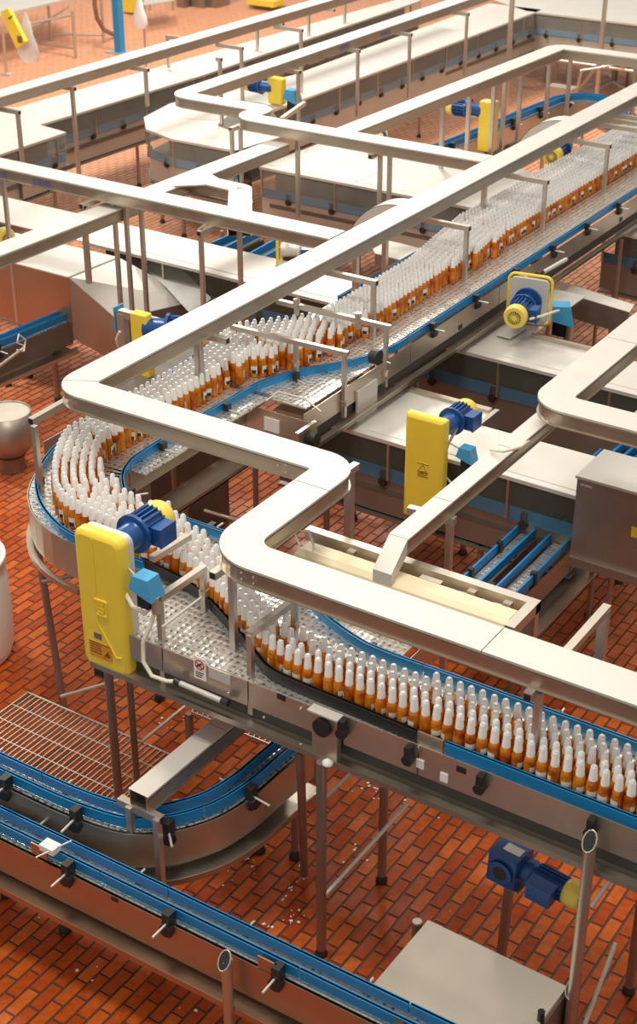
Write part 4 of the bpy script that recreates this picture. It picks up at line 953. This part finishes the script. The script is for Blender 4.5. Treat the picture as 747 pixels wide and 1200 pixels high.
# M4 gear motor at the bottom right
g4 = drive('dark blue gear motor with yellow fan cap on a post at bottom right')
b = MB(); b.box((-.13, -.12, -.11), (.07, .10, .12)); b.obj('gearbox', M['bluemotor'], g4)
MB().lathe([(.085, -.14), (.085, -.12), (.05, -.12), (.05, -.135)], (-.03, 0, 0), 20, axis='Y').obj('output_hub', M['bluemotor'], g4)
MB().lathe([(.05, -.142), (.049, -.139)], (-.03, 0, 0), 16, axis='Y').obj('bore', M['black'], g4)
MB().box((-.07, -.05, .12), (.05, .02, .124)).obj('rating_plate', M['sticker'], g4)
b = MB(); b.lathe([(.075, .07), (.085, .13), (.07, .15)], (0, 0, 0), 18, axis='X'); b.obj('flange', M['bluemotor'], g4)
b = MB(); b.lathe([(.070, .14), (.070, .38)], (0, 0, 0), 18, axis='X')
for k in range(18):
    a = 2*PI*k/18; b.beam((.16, math.cos(a)*.074, math.sin(a)*.074), (.37, math.cos(a)*.074, math.sin(a)*.074), .006, .02, up=(0, math.cos(a), math.sin(a)))
b.obj('finned_body', M['bluemotor'], g4)
MB().lathe([(.078, .37), (.088, .385), (.088, .46), (.07, .48)], (0, 0, 0), 18, axis='X').obj('fan_cap', M['yellowcap'], g4)
MB().box((.17, -.16, -.06), (.34, -.07, .06)).obj('terminal_box', M['bluemotor'], g4)
MB().box((.165, -.165, .06), (.345, -.065, .068)).obj('box_lid', M['bluemotor'], g4)
g4.location = W3(604, 1012, .90); g4.rotation_euler = (0, .03, -.08); g4.scale = (.86, .86, .86)
z4 = g4.location.z/.86
MB().box((-.13, -.11, -.125), (.10, .10, -.11)).obj('base_plate', M['tube'], g4); MB().beam((-.02, 0, -.12), (-.02, 0, -z4), .05).obj('post', M['leg'], g4)
# M5 background guard
g5 = drive('narrow upright yellow guard with dark blue motor in the upper background')
tl = WX(560, 117, -8.0); 
p5 = W3(569, 178, 1.3); y5 = p5.y
a = WY(562, 118, y5); c = WY(579, 119, y5); bt = WY(566, 178, y5)
guard(g5, c.x-a.x, a.z-bt.z, .11, .02, back=True, bevel=.015)
motor(g5, .48, .10, box=False)
for ch in list(bpy.data.objects):
    if ch.parent == g5 and ch.name.split('.')[0] in ('gear_head', 'flange', 'finned_body', 'fan_cap'):
        ch.rotation_euler = (0, 0, PI/2); ch.location = (-.08, .06, (a.z-bt.z)/2-.13)
place(g5, ((a.x+c.x)/2, y5, (a.z+bt.z)/2))
MB().beam((0, .08, -(a.z-bt.z)/2), (0, .08, -(a.z+bt.z)/2), .05).obj('leg', M['leg'], g5)
MB().box((-.55, .0, .10), (-.12, .25, .115)).obj('motor_shelf', M['tube'], g5)
# M6 small yellow guard + motor on back cover
def small(label, px, py, z, s=.8, rot=0, gy=True, box=True):
    t = drive(label); 
    if gy: guard(t, .24*s, .36*s, .10, .03, back=False, bevel=.02)
    motor(t, .46*s, .09*s, box=box)
    t.location = W3(px, py, z); t.rotation_euler = (0, 0, rot); return t
t = small('yellow guard with small blue motor on the octagon-ended back cover', 322, 107, 1.55, 1.0, rot=PI/2*1.0, box=False)
t.rotation_euler = (0, 0, 0)
for ch in t.children:
    if not ch.name.startswith('guard'): ch.rotation_euler = (0, 0, PI/2); ch.location = (-.06, .05, .03)
switch_box('light blue switch box behind the tight bend of the background tray', tuple(W3(343, 115, 1.6)), 1.5)
t = small('grey domed motor on a yellow-edged plate under the JUEVES tray', 330, 292, 1.45, 1.0, gy=False)
for ch in t.children: ch.data.materials.clear(); ch.data.materials.append(M['tray'] if not ch.name.startswith('fan') else M['cream'])
b = MB(); rr = rounded(.30, .34, .05); b.tube([(x, -.02, z) for x, z in rr]+[(rr[0][0], -.02, rr[0][1])], .016, 6); b.obj('guard_edge', M['yellow'], t); t.rotation_euler = (0, 0, -1.1)
t = small('motor with a yellow fan cap poking in at the left edge', -22, 266, 1.52, 1.1, gy=False, box=False); t.rotation_euler = (0, 0, -PI/2-.25)
t = small('small motor with square yellow fan cap left of the far bottle rows', 664, 170, 1.45, 1.25, gy=False); t.rotation_euler = (0, 0, PI*1.04)
MB().beam((0, .2, -.08), (0, .2, -.2), .12).obj('mount', M['tube'], t)
t = small('blue motor in a cream ring beside the tray branch in the upper middle', 436, 168, 1.5, 1.0, gy=False, box=False); t.rotation_euler = (0, 0, .3)
for ch in t.children:
    if ch.name.startswith('flange') or ch.name.startswith('gear'): ch.data.materials.clear(); ch.data.materials.append(M['cream'])
# M11 guard and motor behind the long tray at left
g11 = drive('yellow upright guard with dark blue motor partly hidden behind the long tray at left')
yv = 8.55
a = WY(152, 366, yv); c = WY(170, 366, yv); bt = WY(164, 462, yv)
guard(g11, c.x-a.x, a.z-bt.z, .08, .01, back=False, bevel=.01)
place(g11, ((a.x+c.x)/2, yv, (a.z+bt.z)/2))
MB().beam((0, .05, -(a.z-bt.z)/2), (0, .05, -(a.z+bt.z)/2), .05).obj('leg', M['leg'], g11)
motor(g11, .50, .10, box=True)
for ch in list(bpy.data.objects):
    if ch.parent == g11 and ch.name.split('.')[0] in ('gear_head', 'flange', 'finned_body', 'fan_cap', 'terminal_box'):
        ch.rotation_euler = (0, 0, -PI/2*.75); ch.location = (.02, .05, (a.z-bt.z)/2-.12)
t = thing('support_stand', 'square tube stand with a blue bracket left of the long tray bend', 'stand', (*W(137, 350, 0), 0))
pa = W3(140, 366, 1.95); pb = W3(200, 382, 1.95)
MB().beam(pa, pb, .06).obj('bar', M['tube'], t)
MB().beam((pa.x+.03, pa.y, .9), (pa.x+.03, pa.y, 1.95), .07).obj('post', M['tube'], t); MB().beam((pa.x+.03, pa.y, 0), (pa.x+.03, pa.y, .9), .05).obj('leg', M['leg'], t)
MB().prism([(pa.x-.03, pa.y-.04), (pa.x-.02, pa.y-.04), (pa.x-.02, pa.y+.08), (pa.x-.03, pa.y+.08)], 1.78, 2.0).obj('blue_bracket', M['bluebox'], t)
MB().tube([W3(141, 388, 1.8), W3(137, 398, 1.7), W3(140, 408, 1.6)], .016).obj('cable', M['cable'], t)
# covered bottle machine body seen dark behind the left bend
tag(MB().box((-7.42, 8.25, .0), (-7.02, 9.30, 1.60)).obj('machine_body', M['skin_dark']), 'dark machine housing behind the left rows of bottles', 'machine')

# ------------------------------------------------------------------ background
bt_ = thing('steel_work_table', 'steel work table on tube legs in the top left background', 'table', (*W(60, 40, 0), 0))
zt = .92
c = [W(-10, 26, zt), W(85, -2, zt), W(105, -30, zt), W(-10, -5, zt)]
MB().prism([W(-30, 24, zt), W(90, -4, zt), W(70, -25, zt), W(-60, -2, zt)], zt-.04, zt).obj('table_top', M['cover'], bt_)
for (tx, ty), (fx_, fy) in [((83, 8), (89, 68)), ((117, -5), (122, 50)), ((60, -5), (60, 48)), ((2, 26), (8, 88))]:
    f = W3(fx_, fy, 0); MB().cyl(f, (f.x, f.y, zt-.04), .03, 8).obj('leg', M['tube'], bt_)
for a, b_, z in [((15, 32), (82, 18), .7), ((45, 51), (87, 57), .15), ((60, 40), (120, 41), .15), ((35, 38), (80, 8), .4)]: MB().cyl(W3(*a, z), W3(*b_, z), .022, 8).obj('brace', M['tube'], bt_)
f = W3(9, 88, 0); MB().prism([(f.x-.12, f.y-.05), (f.x+.12, f.y-.08), (f.x+.14, f.y+.02), (f.x-.08, f.y+.06)], 0, .04).obj('floor_foot', M['tray'], bt_)
sg = thing('hanging_guard', 'tilted yellow guard panel hanging at the top left table', 'guard', (*W(14, 60, 0), 0))
pp = [WY(0, 14, 17.4), WY(9, 10, 17.4), WY(29, 49, 17.4), WY(19, 57, 17.4)]
b = MB(); b.add([tuple(v) for v in pp]+[(v.x, v.y+.08, v.z) for v in pp], [(0, 1, 2, 3), (7, 6, 5, 4), (0, 4, 5, 1), (1, 5, 6, 2), (2, 6, 7, 3), (3, 7, 4, 0)]); b.obj('shell', M['yellow'], sg)
v = WY(23, 46, 17.395); MB().box((v.x-.04, 17.385, v.z-.05), (v.x+.05, 17.395, v.z+.05)).obj('printed_label', M['inkbrown'], sg)
v = WY(12, 20, 17.395); MB().beam((v.x-.04, 17.39, v.z-.03), (v.x+.06, 17.39, v.z+.03), .02, .01).obj('printed_mark', M['ink'], sg)
def bag(label, px, py, y, w_, h_, m='wrap'):
    v = WY(px, py, y); b = MB(); rings = []
    for (r, hz) in ((.10, 0), (.5, -.25), (.8, -.6), (1.0, -.85), (.7, -1)):
        for k in range(9):
            a = 2*PI*k/9; j = 1+.25*math.sin(k*2.3+hz*7); rings.append((v.x+math.cos(a)*w_*r*j, v.y+math.sin(a)*w_*.5*r*j, v.z+hz*h_))
    b.add(rings, [(i*9+k, i*9+(k+1) % 9, (i+1)*9+(k+1) % 9, (i+1)*9+k) for i in range(4) for k in range(9)], 0, True); b.add(rings[-9:], [tuple(range(9))])
    return tag(b.obj('plastic_bag', M[m]), label, 'bag')
bag('clear plastic bag hanging beside the tilted yellow panel', 29, 14, 17.6, .20, .75)
v = WY(163, -6, 20.5); hs = thing('hook_stand', 'slim hook stand holding the white plastic bag behind the blue pillar', 'stand', (v.x, 20.5, 0))
MB().cyl((v.x+.02, 20.56, 0), (v.x+.02, 20.56, v.z+.05), .02, 8).obj('post', M['tube'], hs); MB().cyl((v.x+.02, 20.56, v.z+.02), (v.x, 20.48, v.z-.01), .01, 6).obj('hook', M['tube'], hs)
bag('white plastic bag hanging right of the blue pillar', 163, -6, 20.5, .14, .55, 'sticker')
pl = thing('blue_pillar', 'square blue painted pillar on a steel base plate in the top left background', 'pillar', (*W(142, 60, 0), 0))
f = W3(141, 62, 0); MB().beam((f.x, f.y, .02), (f.x, f.y, 4.2), .15).obj('shaft', M['pillar'], pl)
MB().box((f.x-.30, f.y-.15, .0), (f.x+.38, f.y+.2, .02)).obj('base_plate', M['table'], pl)
tag(MB().tube([W3(112, -12, 1.2), W3(111, 5, .9), W3(114, 22, .5), W3(122, 35, .25), W3(134, 41, .06), W3(145, 38, .1)], .045, 8).obj('hose', M['leg']), 'thick grey hose curving down behind the blue pillar', 'hose')
v = W3(150, 17, .0); yb_ = MB().box((v.x-.15, v.y, .05), (v.x+.13, v.y+.25, .42)); tag(yb_.obj('yellow_bin', M['yellow']), 'yellow bin behind the blue pillar', 'bin')
rk = thing('low_rack', 'low steel rack at the top edge right of the blue pillar', 'rack', (*W(190, 14, 0), 0))
MB().prism([W(168, 6, .55), W(204, 0, .55), W(204, -12, .55), W(168, -8, .55)], .53, .55).obj('shelf', M['cover'], rk)
for q in ((170, 22), (203, 12), (176, 12)): f = W3(*q, 0); MB().cyl(f, (f.x, f.y, .55), .025, 8).obj('leg', M['tube'], rk)
bk = thing('grey_machine', 'grey machine base cut by the top edge in the background', 'machine', (*W(240, 5, 0), 0))
for (px, ww) in ((212, .22), (232, .35), (248, .28)):
    f = W3(px, 9, 0); MB().box((f.x-ww/2, f.y, 0), (f.x+ww/2, f.y+.5, 1.2)).obj('body_panel', M['leg'], bk)
pt = thing('yellow_pallet', 'yellow and grey pallet truck at the top edge', 'pallet truck', (*W(308, 2, 0), 0))
f = W3(310, 3, .15); MB().box((f.x-.35, f.y-.15, .10), (f.x+.35, f.y+.25, .22)).obj('deck', M['yellow'], pt); MB().box((f.x-.5, f.y+.1, .02), (f.x+.45, f.y+.2, .10)).obj('frame', M['leg'], pt)
# stands in the open floor beyond the bent tray
fs = thing('tripod_stand', 'three-footed steel stand on the floor near the top right corner', 'stand', (*W(718, 98, 0), 0))
c = W3(718, 95, .12); MB().cyl(c, c+Vector((0, 0, .9)), .03, 8).obj('post', M['leg'], fs)
for q in ((700, 106), (733, 104), (716, 88)): MB().beam(c, W3(*q, .02), .05, .03).obj('foot', M['tray'], fs)
fp = thing('pipe_frame', 'dark bent pipe frame behind the blue curved conveyor at top right', 'frame', (*W(690, 110, 0), 0))
for pts in ([(676, 108, .1), (682, 82, .9), (735, 74, .9)], [(678, 106, .05), (706, 70, 1.0)], [(640, 66, 1.0), (747, 70, 1.0)], [(650, 70, .8), (747, 84, .8)]):
    MB().tube([W3(*p) for p in pts], .025, 8).obj('pipe', M['tube'], fp)
for (x, y) in [(722, 95), (640, 95), (665, 100), (735, 100)]:
    f = W3(x, y, 0); MB().cyl(f, f+Vector((0, 0, 1.0)), .03, 8).obj('leg', M['leg'], fp)
jb = MB(); f = W3(655, 118, .75); jb.box((f.x-.22, f.y, .70), (f.x+.22, f.y+.22, .95)); jb.box((f.x-.03, f.y+.08, 0), (f.x+.03, f.y+.14, .70)); tag(jb.obj('junction_box', M['tube']), 'grey junction box behind the blue curved conveyor', 'box')
# dark blue lane bits at right under the rounded tray
k8 = thing('right_edge_conveyor', 'dark blue-railed lanes seen under the rounded tray corner at the right edge', 'conveyor', (*W(720, 530, 0), 0))
for a, b_ in [((700, 545), (735, 515)), ((712, 549), (748, 520)), ((725, 552), (760, 524))]:
    MB().strip([W(*a, .95), W(*b_, .95)], -.012, .012, .87, .95).obj('guide_rail', M['blue'], k8)
    MB().strip([W(*a, .86), W(*b_, .86)], -.05, .05, .6, .86).obj('lane_frame', M['dark'], k8)
# small debris under the curved conveyor
hb = thing('cleaning_brush', 'worn yellowish brush lying on the tiles under the curved conveyor', 'brush', (*W(292, 999, 0), 0))
MB().beam(W3(284, 1004, .02), W3(300, 990, .02), .05, .04).obj('brush_block', M['table'], hb)
# ------------------------------------------------------------------ bottles
outer_edge = [(-6.60, 17.6), (-6.60, 12.6), (-6.40, 11.3), (-6.36, 9.75), (-6.61, 9.43), (-6.80, 9.14), (-6.72, 8.7), (-6.67, 8.36), (-6.67, 7.2), (-6.64, 6.92), (-6.40, 6.54), (-6.10, 6.26), (-5.75, 6.17), (-5.3, 6.12), (-5.01, 6.09), (-4.86, 6.05), (-4.57, 5.92), (-4.28, 5.77), (-4.05, 5.64), (-3.9, 5.59), (-3.7, 5.565), (-2.8, 5.545), (.4, 5.52)]
inner_edge = [(-6.05, 17.6), (-6.05, 10), (-6.08, 9.5), (-6.165, 9.08), (-6.36, 8.74), (-6.41, 8.4), (-6.42, 7.15), (-6.30, 6.85), (-6.0, 6.62), (-5.7, 6.52), (-5.36, 6.50), (-5.13, 6.40), (-4.81, 6.27), (-4.49, 6.04), (-4.28, 5.98), (-4.0, 5.83), (-3.75, 5.79), (-3.3, 5.79), (-2.6, 5.83), (.4, 5.83)]
poly = outer_edge+inner_edge[::-1]
def inside(x, y, P=poly):
    c = False; j = len(P)-1
    for i in range(len(P)):
        if (P[i][1] > y) != (P[j][1] > y) and x < (P[j][0]-P[i][0])*(y-P[i][1])/(P[j][1]-P[i][1])+P[i][0]: c = not c
        j = i
    return c
oe = smooth(outer_edge)
spots = []; grid = {}
def ok(x, y, d=.0655):
    gx, gy = int(x//.08), int(y//.08)
    for i in (-1, 0, 1):
        for j in (-1, 0, 1):
            for q in grid.get((gx+i, gy+j), ()):
                if (q[0]-x)**2+(q[1]-y)**2 < d*d: return False
    return True
for row in range(14):
    pth = offs(oe, .008+row*.0605)
    L = plen(pth); s = .02+(.034 if row % 2 else 0)
    # walk the row once, segment by segment
    i = 0; acc = 0; seg = [(Vector(pth[k+1])-Vector(pth[k])).length for k in range(len(pth)-1)]
    while s < L and i < len(seg):
        while i < len(seg) and acc+seg[i] < s: acc += seg[i]; i += 1
        if i >= len(seg): break
        a = Vector(pth[i]); b_ = Vector(pth[i+1]); p = a+(b_-a)*((s-acc)/seg[i])
        if (row == 0 or inside(p.x, p.y)) and ok(p.x, p.y):
            x = p.x+random.uniform(-.0015, .0015); y = p.y+random.uniform(-.0015, .0015)
            spots.append((x, y)); grid.setdefault((int(x//.08), int(y//.08)), []).append((x, y)); s += .0672
        else: s += .012
spots = [q for q in spots if q[0] < -.2]
Hb = .24
body_p = [(.026, 0), (.0315, .006), (.0318, .02), (.0318, .125), (.030, .140), (.022, .158), (.0155, .172), (.0140, .185), (.0135, .20)]
foil_p = [(.0235, .150), (.0228, .165), (.0205, .188), (.0178, .222), (.0165, .233)]
cap_p = [(.0140, .232), (.0140, .238), (.0105, .241)]
NB = 10
def bottle_meshes():
    b = MB(); b.lathe(body_p, (0, 0, 0), NB); m1 = b.mesh('bottle_glass', M['amber'])
    b = MB(); b.lathe(foil_p, (0, 0, 0), NB); m2 = b.mesh('neck_foil', M['foil'])
    b = MB(); b.lathe(cap_p, (0, 0, 0), NB); m3 = b.mesh('crown_cap', M['cap'])
    b = MB(); n = 5; vs = []
    for k in range(n): a = -.9+1.8*k/(n-1); vs += [(.0324*math.cos(a), .0324*math.sin(a), .035), (.0324*math.cos(a), .0324*math.sin(a), .10)]
    b.add(vs, [(2*k, 2*k+2, 2*k+3, 2*k+1) for k in range(n-1)], 0, True)
    m4 = b.mesh('paper_label', M['label'])
    b = MB(); vs = []
    for k in range(n): a = -.6+1.2*k/(n-1); vs += [(.0328*math.cos(a), .0328*math.sin(a), .038), (.0328*math.cos(a), .0328*math.sin(a), .068)]
    b.add(vs, [(2*k, 2*k+2, 2*k+3, 2*k+1) for k in range(n-1)], 0, True)
    m5 = b.mesh('label_print', M['labeldark'])
    return m1, m2, m3, m4, m5
bm_ = bottle_meshes()
bpy.context.view_layer.update()
dg = bpy.context.evaluated_depsgraph_get(); scn = bpy.context.scene; cam_o = Vector((0, 0, CAMH))
def visible(p, tol=.05):
    px, py, k = pix(p)
    if not (0 <= px <= 747 and 0 <= py <= 1200) or k <= 0: return False
    d = Vector(p)-cam_o; L = d.length; hit, loc, nrm, idx, ob, mx = scn.ray_cast(dg, cam_o, d.normalized(), distance=L-tol)
    return not hit
vis = [(q[0]**2+q[1]**2, q) for q in spots if visible((q[0], q[1], ZBELT+.24))]
vis.sort(); near = [q for _, q in vis[:300]]; nset = set(near)
first = None
for (x, y) in near:
    rz = random.uniform(0, 2*PI)
    if first is None:
        root = bpy.data.objects.new('amber_bottle', bm_[0]); C.objects.link(root)
        kids = []
        for nm, me in (('neck_foil', bm_[1]), ('crown_cap', bm_[2]), ('paper_label', bm_[3])):
            o = bpy.data.objects.new(nm, me); C.objects.link(o); o.parent = root; kids.append(o)
        o = bpy.data.objects.new('label_print', bm_[4]); C.objects.link(o); o.parent = kids[2]; sub_k = o
        tag(root, 'full amber bottle with white foil neck and silver cap in the near bottle rows', 'bottle', 'amber bottles on the near run of the bottle conveyor')
        first = root
    else:
        root = first.copy(); C.objects.link(root); nk = []
        for k_ in kids:
            c_ = k_.copy(); C.objects.link(c_); c_.parent = root; nk.append(c_)
        c_ = sub_k.copy(); C.objects.link(c_); c_.parent = nk[2]
    root.location = (x, y, ZBELT); root.rotation_euler = (0, 0, rz)
rest = MB()
for (x, y) in spots:
    if (x, y) in nset: continue
    rest.lathe(body_p[1:], (x, y, ZBELT), 8, 0); rest.lathe(foil_p[::2], (x, y, ZBELT), 8, 1); rest.lathe(cap_p, (x, y, ZBELT), 8, 2)
    r0 = random.uniform(0, 2*PI)
    for mi, (h0, h1, wd_, rr) in ((3, (.035, .10, .9, .0332)), (4, (.038, .068, .6, .0338))):
        vs = []
        for k in range(4): a = r0-wd_+2*wd_*k/3; vs += [(x+rr*math.cos(a), y+rr*math.sin(a), ZBELT+h0), (x+rr*math.cos(a), y+rr*math.sin(a), ZBELT+h1)]
        rest.add(vs, [(2*k, 2*k+2, 2*k+3, 2*k+1) for k in range(3)], mi, True)
me = rest.mesh('bottle_rows', [M['amber'], M['foil'], M['cap'], M['label'], M['labeldark']])
o = bpy.data.objects.new('bottle_rows', me); C.objects.link(o); o['kind'] = 'stuff'
tag(o, 'dense rows of amber bottles with white necks on the far run and left bend', 'bottles', 'amber bottles on the far run')
print('bottles', len(spots), len(near))

# ------------------------------------------------------------------ hand-written words on the JUEVES tray
def text(parent, s, x, y, z, size, m):
    cu = bpy.data.curves.new('lettering', 'FONT'); cu.body = s; cu.size = size; cu.extrude = .001; cu.align_x = 'LEFT'
    o = bpy.data.objects.new('lettering', cu); C.objects.link(o); cu.materials.append(M[m])
    dg_ = bpy.context.evaluated_depsgraph_get(); me_ = bpy.data.meshes.new_from_object(o.evaluated_get(dg_)); bpy.data.objects.remove(o); o = bpy.data.objects.new('lettering', me_); C.objects.link(o)
    o.location = (x, y, z); o.rotation_euler = (PI/2, 0, 0); o.parent = parent; o.matrix_parent_inverse = parent_inv(parent); return o
yf = 10.48-.1225-.004+.0
p = WY(38, 217, yf); text(T2, 'JUEVES', p.x, yf, 2.255, .075, 'inkblue').scale = (1.0, 1, 1)
p = WY(-20, 205, yf); text(T2, 'ARBOLES', p.x+.02, yf, 2.258, .07, 'inkblue')
p = WX(400, 47, -10.78+.124)
o = text(T4, 'JUEVES', -10.652, p.y, 2.26, .07, 'inkblue'); o.rotation_euler = (PI/2, 0, PI/2)
o = text(T4, 'MARTES', -10.652, p.y+1.0, 2.26, .07, 'inkblue'); o.rotation_euler = (PI/2, 0, PI/2)

# ------------------------------------------------------------------ floor
FB = MB(); FB.add([(-60, -5, -.006), (25, -5, -.006), (25, 80, -.006), (-60, 80, -.006)], [(0, 1, 2, 3)])
floor = FB.obj('floor', M['grout']); floor['kind'] = 'structure'; floor['label'] = 'red glazed brick-shaped floor tiles with dark joints'
bpy.context.view_layer.update(); dg = bpy.context.evaluated_depsgraph_get()
cells = []
for i in range(int(-31/TX), int(2.5/TX)):
    o_ = .5*(i % 2); xc = (i+.5)*TX
    for j in range(int(1.8/TY), int(40/TY)):
        yc = (j+.5+o_)*TY; px, py, k = pix((xc, yc, 0))
        if -330 < px < 1080 and -40 < py < 1560: cells.append((k, xc, yc))
cells.sort(); sing = []; restt = []
for k, xc, yc in cells:
    if len(sing) < 300 and visible((xc, yc, 0), .03): sing.append((xc, yc))
    else: restt.append((xc, yc))
def tile_geo(b, x, y, dz):
    a, c = TX/2-.0062, TY/2-.0062; e = .0025
    vs = [(x-a, y-c, -.006), (x+a, y-c, -.006), (x+a, y+c, -.006), (x-a, y+c, -.006), (x-a+e, y-c+e, dz), (x+a-e, y-c+e, dz), (x+a-e, y+c-e, dz), (x-a+e, y+c-e, dz)]
    b.add(vs, [(4, 5, 6, 7), (0, 1, 5, 4), (1, 2, 6, 5), (2, 3, 7, 6), (3, 0, 4, 7)])
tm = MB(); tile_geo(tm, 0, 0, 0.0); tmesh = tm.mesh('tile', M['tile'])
for (x, y) in sing:
    o = bpy.data.objects.new('tile', tmesh); C.objects.link(o); o.parent = floor; o.location = (x, y, random.uniform(-.001, .0005)); o.rotation_euler = (random.uniform(-.004, .004), random.uniform(-.006, .006), random.uniform(-.004, .004))
tr = MB()
for (x, y) in restt: tile_geo(tr, x, y, random.uniform(-.001, .0005))
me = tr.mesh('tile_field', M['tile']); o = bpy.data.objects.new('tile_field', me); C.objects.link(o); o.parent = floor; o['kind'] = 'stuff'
print('tiles', len(cells), len(sing))
# scraps on the floor
sc = MB()
for (px, py, n_) in [(215, 1178, 2), (108, 1140, 3), (310, 1095, 8), (345, 1070, 10), (340, 1040, 8), (420, 1000, 6), (440, 925, 10), (500, 940, 4), (300, 1010, 5), (200, 850, 6), (425, 915, 5), (530, 1065, 1), (100, 1085, 4), (60, 1070, 4), (380, 1015, 3), (270, 1030, 4)]:
    for k in range(n_):
        q = W(px+random.gauss(0, 9), py+random.gauss(0, 7), 0); r = random.uniform(.004, .014); a = random.random()*6
        sc.add([(q[0]+r*math.cos(a+t_)*random.uniform(.5, 1.2), q[1]+r*math.sin(a+t_), .003) for t_ in (0, 1.4, 2.9, 4.4)], [(0, 1, 2, 3)])
o = sc.obj('label_scraps', M['sticker']); o['kind'] = 'stuff'; tag(o, 'scattered white paper scraps and splinters on the red tiles', 'scraps')
